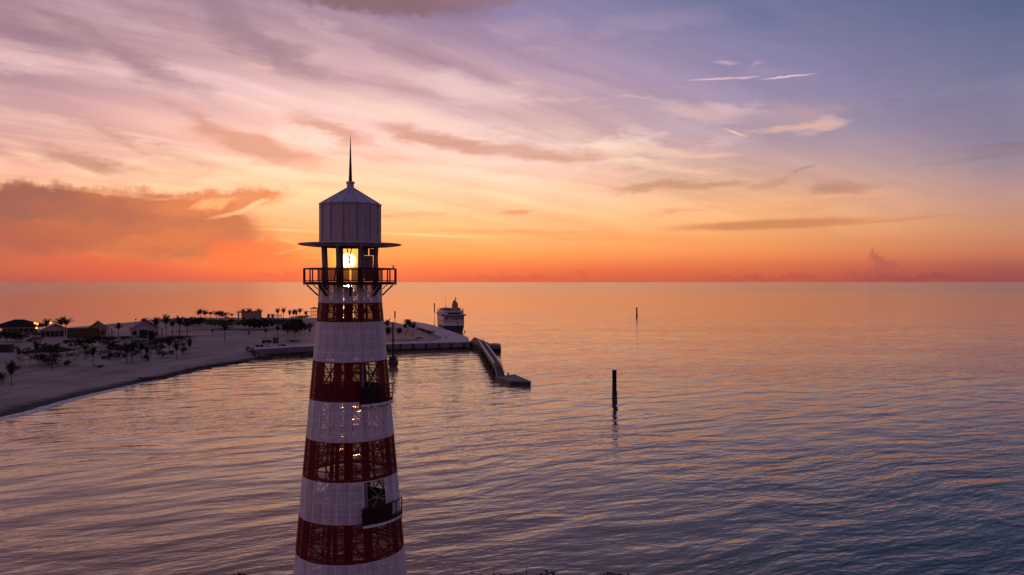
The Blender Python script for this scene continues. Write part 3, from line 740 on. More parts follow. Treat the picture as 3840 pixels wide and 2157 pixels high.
# mooring block right of it
blk = thing('mooring_block', (0, 0, 0), 0, 'square concrete mooring block on dark piles right of the pier head', 'mooring block')
bp = [gp(1830, 1291, 2.8), gp(1877, 1291, 2.8), gp(1853, 1285.5, 2.8), gp(1826, 1287, 2.8)]
bp = [(-9.6, 306.), (-4.4, 306.), (-5.2, 316.5), (-10.4, 316.5)]
MB().poly(bp, 1.5, 2.8).build('cap', M['concrete'], blk)
MB().poly(inset(bp, .35) if False else [(-9.3,306.3),(-4.7,306.3),(-5.5,316.2),(-10.1,316.2)], -1., 1.49).build('skirt', M['pile'], blk)
for x in (-9.1, -7., -4.9):
    for y in (307, 311, 315): MB().tube((x, y, -2), (x, y, 1.49), .42, n=10).build('pile', M['pile'], blk)
MB().tube((-7.4, 311, 2.8), (-7.4, 311, 3.3), .22, .28, n=10).build('bollard', M['dark_steel'], blk)

# gangway: long girder on pile bents, sloping end and floating platform
gw = thing('gangway', (0, 0, 0), 0, 'long straight gangway on dark pile bents leading from the quay out to the platform', 'gangway')
A = Vector((*gp(1803, 1283, 3.0), 3.0)); Bp = Vector((*gp(1866, 1374, 3.0), 3.0)); dirg = (Bp-A).normalized(); sd = Vector((dirg.y, -dirg.x, 0))
if sd.x > 0: sd = -sd                                      # sd points left
MB().bar(A-Vector((0,0,.1)), Bp-Vector((0,0,.1)), 1.9, .2).build('walkway', M['timber'], gw)
Em = Vector((*gp(1878, 1409, 1.25), 1.25))
for s_ in (1, -1):
    gm = MB(); off = sd*s_*1.02
    gm.bar(A+off+Vector((0,0,.0)), Bp+off+Vector((0,0,.0)), .10, .9); gm.build('girder', M['concrete'], gw)
    rm = MB(); rm.bar(A+off+Vector((0,0,1.05)), Bp+off+Vector((0,0,1.05)), .24, .24); rm.build('handrail', M['white'], gw)
    for i in range(15):
        p = A.lerp(Bp, (i+.5)/15)+off; MB().bar(p+Vector((0,0,.46)), p+Vector((0,0,.98)), .08, .08).build('post', M['steel'], gw)
    rp = MB(); rp.bar(Bp+off, Em+off, .12, .9); rp.bar(Bp+off+Vector((0,0,1.05)), Em+off+Vector((0,0,1.05)), .10, .10); rp.build('ramp_side', M['dark_steel'], gw)
MB().bar(Bp-Vector((0,0,.1)), Em-Vector((0,0,.1)), 1.9, .16).build('ramp', M['timber'], gw)
for i in range(6):
    p = A.lerp(Bp, (i+.35)/5.6)
    bm_ = MB()
    for s_ in (1, -1): bm_.tube((p+sd*s_*.85).to_tuple()[:2]+(-3,), (p+sd*s_*.85).to_tuple()[:2]+(2.3,), .42, n=10)
    bm_.bar(p+sd*1.4-Vector((0,0,.6)), p-sd*1.4-Vector((0,0,.6)), .6, .5)
    bm_.build('pile_bent', M['pile'], gw)
pf = thing('landing_platform', (0, 0, 0), 0, 'flat dark landing platform at the near end of the gangway', 'platform')
pp = [gp(1856, 1412, 1.2), gp(1911, 1429, 1.2), gp(1992, 1430, 1.2), gp(1930, 1404, 1.2)]
MB().poly(pp, .85, 1.2).build('deck', M['concrete'], pf)
pin = inset(pp, .12); MB().poly(pin, -1., .84).build('float', M['ship_dark'], pf)
bx, by = gp(1906, 1408, 1.2); MB().tube((bx, by, 1.2), (bx, by, 1.75), .16, .22, 10).box((bx, by, 1.85), (.75, .3, .2)).build('bollard', M['dark_steel'], pf)

# ------------------------------------------------------------------ marker piles in the water
def pile(px, pw, ptop, wpx, lab, thin=None):
    Y = H*F/(pw-HY); h = za(ptop, Y); r = wpx/2*Y/F; x = xa(px, Y)
    o = thing('marker_pile', (x, Y, 0), 0, lab, 'marker pile', 'marker piles standing in the sea')
    if thin:
        MB().tube((0,0,-3), (0,0,thin), r*.35, n=10).build('stem', M['pile'], o); MB().tube((0,0,thin), (0,0,h), r, n=14).build('head', M['pile'], o)
    else:
        MB().tube((0,0,-3), (0,0,h-.12), r, n=16).build('shaft', M['pile'], o, smooth=False); MB().tube((0,0,h-.12), (0,0,h), r*1.08, n=16).build('cap', M['pile'], o)
        MB().tube((0,0,-1), (0,0,h*.28), r*1.06, n=16).box((r*1.1,0,h*.14), (.12,.3,h*.28)).build('collar', M['dark_concrete'], o)
    return o
pile(2304, 1497, 1388, 16.5, 'thick black marker pile standing alone in the open water right of the landing platform')
pile(2388, 1186, 1153, 5.4, 'small far black marker pile near the horizon, straight above the thick one')
pile(1481, 1206, 1167, 5, 'black marker pile rising behind the quay just right of the lighthouse', 2.2)
pile(1629, 1196, 1137, 4, 'slim black marker pile beside the left edge of the ferry', 5.)

# moored boat with a tall mast
bY = H*F/(1372-HY); bX = xa(1475, bY)
mb_ = thing('moored_boat', (bX, bY, 0), R_(8), 'dark moored boat with one tall mast, just right of the lighthouse', 'boat')
hl = MB(); secs = []
for t in (0, .15, .4, .7, .9, 1.):
    w = 1.7*(1-.75*max(0, t-.35)**1.6/.65**1.6); y = -4+8*t
    secs.append([(-w, y, 1.9+.4*t), (-w*.94, y, .8), (-w*.6, y, -.4), (w*.6, y, -.4), (w*.94, y, .8), (w, y, 1.9+.4*t)])
vs = [p for s_ in secs for p in s_]; fs = []
for i in range(len(secs)-1):
    for k in range(6): a, c = i*6+k, i*6+(k+1) % 6; fs.append((a, c, c+6, a+6))
fs += [tuple(range(5, -1, -1)), tuple((len(secs)-1)*6+k for k in range(6))]
hl.add(vs, fs).build('hull', M['ship_dark'], mb_)
MB().box((0, -.4, 2.5), (2.0, 3.4, 1.1)).box((0, -.2, 3.2), (1.5, 2.2, .5)).build('cabin', M['machine'], mb_)
MB().tube((-.1, .5, 2), (-.1, .5, 14.3), .30, .26, n=10).tube((-.1, .5, 2), (-.1, .5, 6), .5, .34, n=10).build('mast', M['pile'], mb_)
rg = MB()
for p in ((-1.5,-3,2.0),(1.5,-3,2.0),(0,3.8,2.2),(-1.5,1,2),(1.5,1,2)): rg.tube(p, (-.1,.5,7.5), .05, n=5)
rg.build('rigging', M['pile'], mb_)
gd = MB()
for k in range(7):
    a = 2*PI*k/7; gd.tube((1.5*math.cos(a), -2.8+.9*math.sin(a), 1.9), (1.5*math.cos(a), -2.8+.9*math.sin(a), 3.0), .05, n=5)
gd.tube((-1.1,-3.2,2), (-1.1,-3.2,4.3), .16, n=8).tube((1.2,-2.6,2), (1.2,-2.6,3.9), .05, n=6); gd.build('guard_rail', M['pile'], mb_)

# ------------------------------------------------------------------ ferry
sY, sX = 431., -26.6
fe = thing('ferry', (sX, sY, 0), R_(13.5), 'white passenger ferry with a dark lower hull and ochre funnel moored beyond the quay', 'ferry')
# local: stern face at y=0, bow away (+y), starboard x=0, port x=-BW
BW = 12.0; SL = 44.
def hull_sec(y, w, z0, z1, fl=1.):
    c = -BW/2; return [(c-w/2, y, z1), (c-w/2*fl, y, z0), (c+w/2*fl, y, z0), (c+w/2, y, z1)]
def loft(secs):
    m_ = MB(); n = len(secs[0]); vs = [p for s_ in secs for p in s_]; fs = []
    for i in range(len(secs)-1):
        for k in range(n): a, c = i*n+k, i*n+(k+1) % n; fs.append((a, c, c+n, a+n))
    fs += [tuple(range(n-1, -1, -1)), tuple((len(secs)-1)*n+k for k in range(n))]
    return m_.add(vs, fs)
ws = [(0, 11.4), (4, 12), (22, 12), (32, 10), (39, 6), (43.5, 1.2)]
loft([hull_sec(y, w, -1.5, 3.5, .80) for y, w in ws]).build('lower_hull', M['ship_dark'], fe)
loft([hull_sec(y, w+.1, 3.5, 8.9, .985) for y, w in ws]).build('upper_hull', M['ship_white'], fe)
MB().box((-BW/2, -.9, 9.15), (11.3, 2.0, .5)).build('stern_deck', M['ship_dark'], fe)
MB().box((-BW/2, 14., 10.4), (11.0, 27., 2.98)).build('superstructure', M['ship_white'], fe)
MB().box((-BW/2, 15., 12.35), (8.6, 22, .9)).box((-BW/2+2.4, 9, 13.1), (3.6, 4, .6)).build('top_deck', M['machine'], fe)
for i in range(9):
    if i in (2,): continue
    MB().box((-10.8+i*1.22, -.06, 7.55), (.7, .12, 1.3)).build('window', M['glass_dark'], fe)
MB().box((-BW/2, -.04, 9.15), (10.4, .1, .1)).build('stern_rail', M['dark_steel'], fe)
MB().box((-4.0, -.06, 5.2), (.8, .14, .9)).build('hawse', M['ship_dark'], fe); MB().box((-.9, -.06, 4.9), (.35, .14, .4)).build('hawse', M['ship_dark'], fe)
for y in (3, 8.5, 14.0, 19.5): MB().box((-BW-.06, y, 6.9), (.14, 4.2, .7)).build('window', M['glass_dark'], fe)
MB().box((-11.54, 8, 10.7), (.14, 8, 1.5)).build('window', M['glass_dark'], fe); MB().box((-11.54, 20, 10.7), (.14, 9, 1.2)).build('window', M['glass_dark'], fe)
fn = MB(); fn.lathe([(1.75, 12.0), (1.75, 15.2), (1.45, 16.4), (1.0, 16.9)], 16); 
fo = fn.build('funnel', M['funnel'], fe, loc=(-4.6, 5.5, 0)); fo.scale = (1., 1.5, 1)
MB().lathe([(.85, 16.75), (.9, 17.5), (.6, 17.7)], 12).build('funnel_top', M['ship_dark'], fe, loc=(-4.8, 5.5, 0))
MB().tube((-4.2, 6, 16.8), (-4.2, 6, 20.6), .16, .05, 8).bar((-5.1, 6, 18.8), (-3.3, 6, 18.8), .14, .14).box((-4.2, 6, 18.4), (.5,.5,.9)).build('mast', M['dark_steel'], fe)
MB().tube((-9.4, 9, 12.5), (-9.4, 9, 20.8), .10, .03, 6).tube((-9.3, 9, 12.5), (-9.3, 9, 14.3), .6, .1, 8).build('antenna', M['dark_steel'], fe)
MB().tube((-1.6, 7, 12.6), (-1.6, 7, 14.), .09, n=6).lathe([(.1, 0), (.45, .2), (.45, .6), (.1, .85)], 10).build('radar', M['machine'], fe)
fe.children[-1].data.transform(Matrix.Translation((0, 0, 0)))
for k, v in enumerate(fe.children[-1].data.vertices):
    if k >= 12: v.co = v.co + Vector((-1.6, 7, 14.0))
for x, y, d in ((-10, 12, (1.4,2,.9)), (-11, 6, (1.1,2,.9)), (-8.2, 4, (1.6,1.2,1.0)), (-2, 14, (2.4,3,.8)), (-7, 16, (2,3,.8))):
    MB().box((x, y, 12.75), d).tube((x, y, 13.1), (x, y, 13.6), .3, .1, 6).build('deck_locker', M['machine'], fe)
for zz_ in (3.55, 6.2, 8.95):
    sk = MB(); sk.box((-BW-.10, 12, zz_), (.16, 23.5, .16)).box((-BW/2, -.10, zz_), (11.5, .16, .16)).build('rubbing_strake', M['ship_dark'], fe)
tr2 = MB()
for k in range(3): tr2.bar((-11.4, .4, 12.3+k*.4), (-.6, .4, 12.3+k*.4), .06).bar((-11.4, .4, 12.3+k*.4), (-11.4, 27, 12.3+k*.4), .06).bar((-.6, .4, 12.3+k*.4), (-.6, 27, 12.3+k*.4), .06)
for k in range(10): tr2.bar((-11.4+k*1.2, .4, 11.9), (-11.4+k*1.2, .4, 13.1), .07)
tr2.build('deck_rail', M['ship_white'], fe)
for yy in (5, 11, 17, 23):
    MB().lathe([(.15,-1.6),(.75,-.9),(.8,.9),(.15,1.6)], 10).build('lifeboat', M['cream'], fe, loc=(-11.9, yy, 9.75)).rotation_euler = (PI/2, 0, 0)
MB().box((-BW/2, -.12, 10.6), (7.2, .1, 1.0)).build('window', M['glass_dark'], fe)
for x in (.3, -BW-.3): MB().box((x, 1, 9.6), (1.2, 2.4, .7)).tube((x*.6-.6, 3, 9.4), (x*.6-.6, 3, 12.6), .3, n=8).build('bridge_wing', M['ship_dark'], fe)

# ------------------------------------------------------------------ vegetation builders
def frond_mesh(kind, seed):
    rnd = random.Random(seed); vs = []; fs = []
    N = 9
    droop = {'up': .25, 'open': .75, 'droop': 1.25}[kind]
    pts = []
    x = z = 0.; a = {'up': 1.35, 'open': .95, 'droop': .8}[kind]
    for i in range(N+1):
        pts.append(Vector((x, 0, z))); x += math.cos(a)/N; z += math.sin(a)/N; a -= droop*2.*(i/N)/N*1.6
    for i in range(N):
        p, q = pts[i], pts[i+1]; w = .018*(1-i/N)+.006; o = len(vs)
        vs += [p+Vector((0,-w,0)), p+Vector((0,w,0)), q+Vector((0,w*.8,0)), q+Vector((0,-w*.8,0))]; fs.append((o, o+1, o+2, o+3))
        if i < 1: continue
        L = .25*math.sin(PI*min(1, (i+1.3)/(N+1.2)))**.7
        for s_ in (1, -1):
            for j in (0, .5):
                b0 = p.lerp(q, j); t = (q-p).normalized()
                tip = b0+Vector((0, s_*L, 0))*rnd.uniform(.75, 1.1)+t*L*.75+Vector((0, 0, -L*rnd.uniform(.25, .7)))
                o = len(vs); vs += [b0-t*.02, b0+t*.03, tip]; fs.append((o, o+1, o+2) if s_ > 0 else (o+1, o, o+2))
    me = bpy.data.meshes.new('frond'); me.from_pydata([tuple(v) for v in vs], [], fs); me.materials.append(M['frond']); return me
FM = {k: [frond_mesh(k, i*7+len(k)) for i in range(3)] for k in ('up', 'open', 'droop')}
def trunk_mesh():
    mb = MB(); prof = [(.075, 0), (.055, .1), (.05, .5), (.045, .9), (.06, 1.)]
    mb.lathe(prof, 8); me = bpy.data.meshes.new('trunk'); me.from_pydata(mb.v, [], mb.f); me.materials.append(M['trunk']); return me
TM = trunk_mesh()
def ground(px, py):
    z = 2.0
    for _ in range(12):
        x, y = gp(px, py, z); z2 = tz(x, y); z = z*.4+max(z2, 0)*.6
    return x, y, z
PG = 'palms planted on the island'
def palm(px, py, ptop, kind, lab, n=None, seed=0, at=None, tf=None):
    rnd = random.Random(seed*31+int(px))
    x, y, z = ground(px, py) if at is None else at
    h = (py-ptop)*y/F
    o = thing('palm_tree', (x, y, z-.05), 0, lab, 'palm', PG)
    tf = tf or {'up': .42, 'open': .55, 'droop': .62}[kind]
    th = h*tf
    ln = {'up': h*(1-tf)/.92, 'open': h*(1-tf)/.80, 'droop': h*(1-tf)/.60}[kind]
    lean = rnd.uniform(-.06, .06)
    inst('trunk', TM, o, rot=(0, lean, 0), sc=(max(1.8, th*.8), max(1.8, th*.8), th))
    n = n+2 if n else {'up': 11, 'open': 13, 'droop': 13}[kind]
    for i in range(n):
        a = 2*PI*i/n+rnd.uniform(-.3, .3); pit = rnd.uniform(-.75, .2) if kind != 'up' else rnd.uniform(-.25, .28)
        if i < 2: pit = -.5
        inst('frond', FM[kind][rnd.randrange(3)], o, loc=(math.sin(lean)*th, 0, th), rot=(0, pit, a), sc=ln*rnd.uniform(.75, 1.05))
    return o
def shrub_mesh(seed, flat=1.):
    rnd = random.Random(seed); vs = []; fs = []
    lobes = [(rnd.gauss(0, .24), rnd.gauss(0, .24), rnd.uniform(.3, .7)*flat, rnd.uniform(.18, .34)) for _ in range(7)]
    for k in range(340):
        cx_, cy_, cz_, r = rnd.choice(lobes)
        d = Vector((rnd.gauss(0,1), rnd.gauss(0,1), rnd.gauss(0,1))).normalized()*r*rnd.random()**.4
        c = Vector((cx_, cy_, cz_))+Vector((d.x, d.y, d.z*flat)); c.z = max(.02, c.z)
        u = Vector((rnd.gauss(0,1), rnd.gauss(0,1), rnd.gauss(0,1))).normalized(); v = u.orthogonal().normalized(); s_ = rnd.uniform(.035, .075)
        o = len(vs); vs += [c-u*s_, c+v*s_*.6, c+u*s_, c-v*s_*.6]; fs.append((o, o+1, o+2, o+3))
    me = bpy.data.meshes.new('shrub'); me.from_pydata([tuple(v) for v in vs], [], fs); me.materials.append(M['leaf']); return me
SM = [shrub_mesh(i) for i in range(5)]; SMF = [shrub_mesh(20+i, .6) for i in range(3)]
def shrub(px, py, w, h, lab, grp='shrubs on the island sand', at=None, seed=0, cat='shrub'):
    x, y, z = ground(px, py) if at is None else at
    W_, H_ = w*y/F, h*y/F; rnd = random.Random(int(px*3)+seed)
    o = inst('shrub', SM[rnd.randrange(5)], None, (x, y, z-.05), (0, 0, rnd.uniform(0, 6)), (W_, W_, H_))
    return tag(o, lab, cat, grp)

# ---- palms, left beach
palm(42, 1447, 1352, 'up', 'tall upright palm low on the beach at the far left, nearest the water')
palm(72, 1352, 1304, 'up', 'small palm left of the dark canopy, by the navy container')
palm(138, 1346, 1273, 'up', 'slender palm rising just left of the dark canopy')
palm(166, 1352, 1287, 'droop', 'rounded palm crown above the left half of the dark canopy', tf=.74)
palm(194, 1384, 1290, 'droop', 'palm whose trunk passes in front of the dark canopy', tf=.62)
palm(213, 1350, 1291, 'up', 'palm behind the right half of the dark canopy')
palm(348, 1374, 1303, 'open', 'spreading palm alone on the sand right of the lamp post')
palm(318, 1350, 1290, 'droop', 'palm just behind the spreading one, with a thick drooping crown')
palm(300, 1333, 1268, 'open', 'palm close to the lamp post with a wide crown')
palm(476, 1366, 1288, 'open', 'left one of the pair of palms before the cart')
palm(496, 1362, 1282, 'open', 'right one of the pair of palms before the cart')
palm(532, 1352, 1284, 'open', 'palm right of the pair, staked at its foot')
palm(552, 1352, 1296, 'up', 'short bushy palm next to the staked palm')
palm(564, 1330, 1243, 'droop', 'tall palm in front of the grey gabled house')
palm(635, 1326, 1262, 'up', 'upright palm with a thick fan of fronds, left of three on open sand')
palm(661, 1346, 1278, 'up', 'narrow palm in the middle of three on open sand', n=6)
palm(711, 1326, 1267, 'up', 'palm with one long frond leaning left, right of three on open sand', n=8)
palm(176, 1262, 1196, 'open', 'palm on the left behind the glazed house')
palm(229, 1258, 1190, 'open', 'tallest palm behind the roof of the glazed house')
palm(246, 1258, 1196, 'droop', 'palm with drooping fronds at the right end of the glazed house roof')
palm(443, 1262, 1212, 'open', 'leafy palm right of the brown gabled house')
palm(540, 1262, 1193, 'open', 'palm crown sticking up behind the grey gabled house')
palm(584, 1262, 1190, 'open', 'palm just right of the grey gabled house')
palm(624, 1256, 1183, 'open', 'big dark palm at the left end of the grove right of the grey house')
palm(646, 1258, 1197, 'open', 'second palm of the grove right of the grey house')
palm(673, 1264, 1184, 'open', 'tall pale-tipped palm in the middle of the grove')
palm(703, 1268, 1198, 'droop', 'drooping palm at the right end of the grove')
# ridge
rid = [(745,1202,1166,'open','left shorter one of two thin palms on the ridge'),(751,1202,1158,'open','taller one of two thin palms on the ridge'),
 (764,1202,1164,'open','palm with a round head right of the two thin ones'),(772,1202,1168,'droop','palm with a drooping head beside the round-headed one'),
 (790,1203,1166,'droop','low arching palm in the gap of the ridge'),(812,1204,1168,'droop','arching palm left of the densest ridge clump'),(822,1206,1165,'open','palm in the densest ridge clump'),
 (832,1206,1167,'open','right palm of the densest ridge clump'),(846,1201,1173,'droop','small round palm right of the densest clump'),(870,1200,1174,'open','small bushy palm left of the flat roofed building'),
 (910,1204,1158,'open','palm crown showing over the left of the flat roof'),(936,1204,1156,'open','palm crown showing over the middle of the flat roof'),(971,1198,1155,'open','star shaped palm right of the flat roofed building'),
 (966,1200,1180,'droop','small palm at the right wall of the flat roofed building'),(1042,1199,1156,'open','palm with a long frond to the left, before the pale slat fence'),(1064,1200,1155,'open','dark palm at the right end of the slat fence'),
 (1086,1199,1162,'up','slim palm leaning left, right of the slat fence'),(1101,1199,1160,'up','V shaped palm between two slim ones'),(1111,1199,1162,'up','slim palm right of the V shaped palm'),
 (1124,1198,1158,'droop','palm with a big drooping head on the mound'),(1147,1199,1164,'up','forked slim palm left of the lifeguard tower')]
for px, py, pt_, k, l in rid: palm(px, py, pt_, k, l)
mid = [(842,1279,1216,'droop','broad palm alone in the middle of the sand slope'),(796,1259,1234,'open','small leaning palm up the slope'),(933,1266,1242,'up','small pointed palm in the middle of the slope'),
 (996,1266,1232,'open','thin palm left of the dark carts'),(1041,1264,1220,'open','palm just above the dark carts'),(1079,1269,1204,'up','large bushy palm right of the dark carts'),(1065,1262,1214,'up','bushy palm behind the large one'),
 (1109,1270,1216,'up','palm above the dark planting bed'),(1126,1262,1194,'up','tallest dark palm before the lifeguard tower'),(1144,1262,1208,'up','palm leaning right beside the tallest dark one'),(1162,1260,1230,'up','small palm close to the left edge of the lighthouse'),
 (1453,1256,1196,'open','palm at the right edge of the lighthouse'),(1520,1260,1210,'open','palm on the quay sand right of the marker pile'),(1535,1250,1198,'up','tallest palm on the quay sand'),(1549,1264,1206,'open','palm beside the edge of the promenade'),(1528,1246,1200,'droop','palm behind the others on the quay sand')]
for px, py, pt_, k, l in mid: palm(px, py, pt_, k, l)
# ---- shrubs
sh = [(3,1443,26,40,'dark shrub cut by the left edge of the picture low on the beach'),(50,1405,30,36,'shrub behind the tall upright palm'),(55,1282,80,34,'wide dark shrub in front of the pavilion'),(24,1288,50,32,'shrub by the left edge above the navy container'),
 (75,1283,40,26,'shrub at the right end of the wide dark one'),(110,1284,24,12,'low round shrub on the sand below the glazed house'),(46,1318,34,16,'shrub right of the navy container'),(98,1318,20,12,'small shrub left of the canopy'),
 (112,1368,36,34,'tangled shrub under the left end of the canopy'),(160,1366,40,34,'shrub under the middle of the canopy'),(210,1362,40,36,'shrub under the right end of the canopy'),(198,1376,30,30,'dark shrub at the foot of the canopy palm'),(250,1378,20,26,'small shrub on the sand right of the canopy'),
 (290,1305,44,30,'dark shrub behind the lamp post'),(330,1302,60,34,'broad dark shrub mass below the olive hoarding'),(375,1300,60,36,'shrub mass right of the olive hoarding'),(425,1312,50,34,'dark shrub left of the cart'),(395,1358,16,24,'spiky plant on the sand, left of three'),(415,1352,20,28,'spiky plant on the sand, middle of three'),
 (440,1350,30,26,'spiky plant on the sand, right of three'),(373,1386,18,16,'small lone plant on the lower sand'),(458,1350,24,20,'plant at the foot of the pair of palms'),(595,1340,20,26,'plant on open sand left of the three palms'),(618,1340,26,20,'low plant left of the upright palm'),
 (645,1338,16,24,'plant between the upright and the narrow palm'),(690,1330,24,26,'leafy plant left of the leaning palm'),(515,1338,36,24,'dark shrub behind the staked palm'),(548,1362,24,30,'shrub beside the short bushy palm'),(600,1300,36,30,'dark shrub right of the long hedge'),
 (740,1224,60,30,'dark bank of shrubs at the left of the ridge'),(770,1228,60,30,'bank of shrubs on the ridge, below the two thin palms'),(810,1234,90,36,'brown bank of shrubs in the middle of the ridge'),(860,1236,80,32,'bank of shrubs left below the flat roofed building'),
 (920,1234,70,30,'shrubs below the flat roofed building'),(965,1236,80,36,'dense dark shrubs right below the flat roofed building'),(1010,1236,70,38,'dense dark shrubs below the slat fence'),(1050,1232,50,34,'shrubs left of the large bushy palm'),(1100,1238,40,40,'shrubs right of the large bushy palm'),
 (1085,1262,36,50,'tall shrub in front of the large bushy palm'),(1120,1264,44,54,'tall brown shrub below the tallest dark palm'),(1150,1250,30,34,'shrub near the left edge of the lighthouse'),(1125,1199,40,16,'scrub on the mound under the drooping palm'),(840,1203,30,30,'scrub under the densest ridge clump'),
 (1095,1284,44,8,'flat dark planting bed on the sand left of the lighthouse'),(1460,1262,30,30,'shrub at the right edge of the lighthouse'),(1500,1258,26,24,'shrub left of the quay palms'),(1572,1278,14,14,'dark round shrub at the quay edge'),
 (1575,1243,18,12,'first low shrub beside the promenade'),(1588,1247,18,12,'second low shrub beside the promenade'),(1602,1251,20,12,'third low shrub beside the promenade'),(1616,1255,18,10,'fourth low shrub beside the promenade')]
for px, py, w, h, l in sh:
    far_ = 720 < px < 1165 and py < 1245
    shrub(px, py, w*(1.9 if far_ else 1.6), h*(1.3 if far_ else 1.35), l)
ex = [(95,1332,34,16,'low shrub between the container and the canopy'),(140,1330,40,18,'low dark shrub just above the left of the canopy'),(255,1326,40,24,'dark shrub right above the canopy corner'),(268,1348,24,26,'shrub at the foot of the lamp post by the canopy'),(325,1338,44,22,'undergrowth between the lamp post and the spreading palm'),
 (382,1338,34,24,'undergrowth right of the spreading palm'),(452,1326,50,26,'shrubs just behind the pair of palms'),(505,1322,50,26,'shrubs behind the staked palm'),(580,1322,40,24,'shrub at the foot of the tall palm before the grey house'),(690,1300,24,14,'low tuft above the leaning palm'),(640,1282,60,18,'scrub along the foot of the palm grove'),(690,1276,60,18,'scrub at the right foot of the palm grove'),
 (20,1262,50,18,'scrub at the left foot of the pavilion'),(150,1276,30,12,'scrub below the lit lamps'),(470,1278,50,16,'scrub in front of the loungers'),(420,1284,40,20,'scrub right of the olive hoarding')]
for px, py, w, h, l in ex: shrub(px, py, w*1.5, h*1.3, l, seed=3)
# long clipped hedge
hx, hy, hz = ground(556, 1296)
hd = thing('hedge', (hx, hy, hz), 0, 'long low dark hedge on the sand in front of the grey gabled house', 'hedge')
Lh = 114*hy/F; hb = MB(); rnd = random.Random(9)
for k in range(1500):
    c = Vector((rnd.uniform(-Lh/2, Lh/2), rnd.gauss(0, .5), rnd.uniform(.1, 2.4))); s_ = rnd.uniform(.12, .25)
    u = Vector((rnd.gauss(0,1), rnd.gauss(0,1), rnd.gauss(0,1))).normalized(); v = u.orthogonal().normalized()
    hb.add([c-u*s_, c+v*s_*.6, c+u*s_, c-v*s_*.6], [(0,1,2,3)])
hb.build('foliage', M['leaf'], hd)
hb2 = MB()
for i in range(14): hb2.tube((-Lh/2+Lh*(i+.5)/14, 0, -.1), (-Lh/2+Lh*(i+.5)/14, 0, 1.5), .06, n=5)
hb2.build('stem', M['trunk'], hd)

# ------------------------------------------------------------------ houses
def gable_house(name, px, py, wpx, hwall, hroof, depth, rz, lab, roofm, wallm, glazed=True, over=.6):
    x, y, z = ground(px, py)
    w = wpx*y/F; hw = hwall*y/F; hr = hroof*y/F
    o = thing(name, (x, y, z-.1), R_(rz), lab, 'house', 'beach houses on the island')
    # local: gable front at y=0, ridge runs back along +y
    wl = MB(); wl.add([(-w/2,0,0),(w/2,0,0),(w/2,0,hw),(0,0,hw+hr),(-w/2,0,hw),(-w/2,depth,0),(w/2,depth,0),(w/2,depth,hw),(0,depth,hw+hr),(-w/2,depth,hw)],
       [(0,1,2,3,4),(9,8,7,6,5),(1,6,7,2),(5,0,4,9)]); wl.build('wall', wallm, o)
    for s_ in (-1, 1):
        t = .18; e = w/2+over; ze = hw-hr*over/(w/2)
        a = [(0,-over,hw+hr+.03),(s_*e,-over,ze+.03),(s_*e,depth+over,ze+.03),(0,depth+over,hw+hr+.03)]
        c = [(p[0],p[1],p[2]+t) for p in a]
        MB().add(a+c, [(0,1,2,3),(7,6,5,4),(0,4,5,1),(1,5,6,2),(2,6,7,3),(3,7,4,0)]).build('roof', roofm, o)
        MB().bar((0,-over-.04,hw+hr+.1), (s_*e,-over-.04,ze+.1), .08, .3).build('bargeboard', M['wall_pale'], o)
    MB().box((0,-.06,hw), (w, .12, .3)).build('lintel', M['wall_pale'], o)
    MB().box((0,-.05,hw+hr*.45), (.2, .1, hr*.8)).build('gable_post', M['wall_pale'], o)
    if glazed:
        n = 5
        for i in range(n): MB().box((-w/2+w*(i+.5)/n, -.04, hw*.47), (w/n*.86, .08, hw*.8)).build('window', M['glass_dark'], o)
        for i in range(3): MB().box((w/2+.04, depth*(i+.5)/3, hw*.5), (.08, depth/3*.6, hw*.6)).build('window', M['glass_dark'], o)
    else:
        MB().box((0, -.04, hw*.45), (w*.3, .08, hw*.85)).build('door', M['glass_dark'], o)
        for s_ in (-1, 1): MB().box((s_*w*.33, -.04, hw*.55), (w*.16, .08, hw*.45)).build('window', M['glass_dark'], o)
    # side veranda towards the sun
    MB().box((w/2+1.1, depth*.5, hw-.12), (1.9, depth*.9, .2)).build('veranda_roof', M['wall_pale'], o)
    for i in range(4): MB().box((w/2+1.9, depth*(.08+.28*i), hw/2-.11), (.18, .18, hw-.24)).build('post', M['wall_pale'], o)
    return o
gable_house('glazed_house', 196, 1264, 74, 27, 18, 13, 26, 'beach house with a dark glazed front under a pale gable, right of the pavilion', M['roof_dark'], M['wall_pale'])
gable_house('gabled_house', 362, 1266, 66, 32, 26, 14, 26, 'beach house with a steep brown gable behind the olive hoarding', M['roof_dark'], M['wall_tan'], False)
gable_house('gabled_house', 537, 1268, 88, 36, 26, 12, 20, 'grey gabled beach house at the right of the row', M['roof_dark'], M['wall_pale'], False)
# hip-roofed pavilion
x, y, z = ground(50, 1258)
pv = thing('pavilion', (x, y, z-.1), R_(10), 'wide open pavilion with a dark hipped roof and pale posts at the far left', 'pavilion')
w, hw, hr, dp = 150*y/F, 30*y/F, 27*y/F, 12.
e = w/2+1; rr2 = w/2-dp*.62
def hipface(pts): 
    mb = MB(); a = pts; c = [(p[0], p[1], p[2]+.2) for p in pts]; n = len(a)
    return mb.add(list(a)+c, [tuple(range(n-1,-1,-1)), tuple(range(n, 2*n))]+[(i, (i+1)%n, n+(i+1)%n, n+i) for i in range(n)])
f0, f1 = -1., dp+1.; r0_, r1_ = (-rr2, dp/2, hw+hr), (rr2, dp/2, hw+hr)
for pts in ([(-e,f0,hw),(e,f0,hw),r1_,r0_], [(e,f0,hw),(e,f1,hw),r1_], [(e,f1,hw),(-e,f1,hw),r0_,r1_], [(-e,f1,hw),(-e,f0,hw),r0_]): hipface(pts).build('roof', M['roof_dark'], pv)
MB().box((0,-.95,hw-.12), (2*e-.2, .1, .26)).build('fascia', M['wall_pale'], pv)
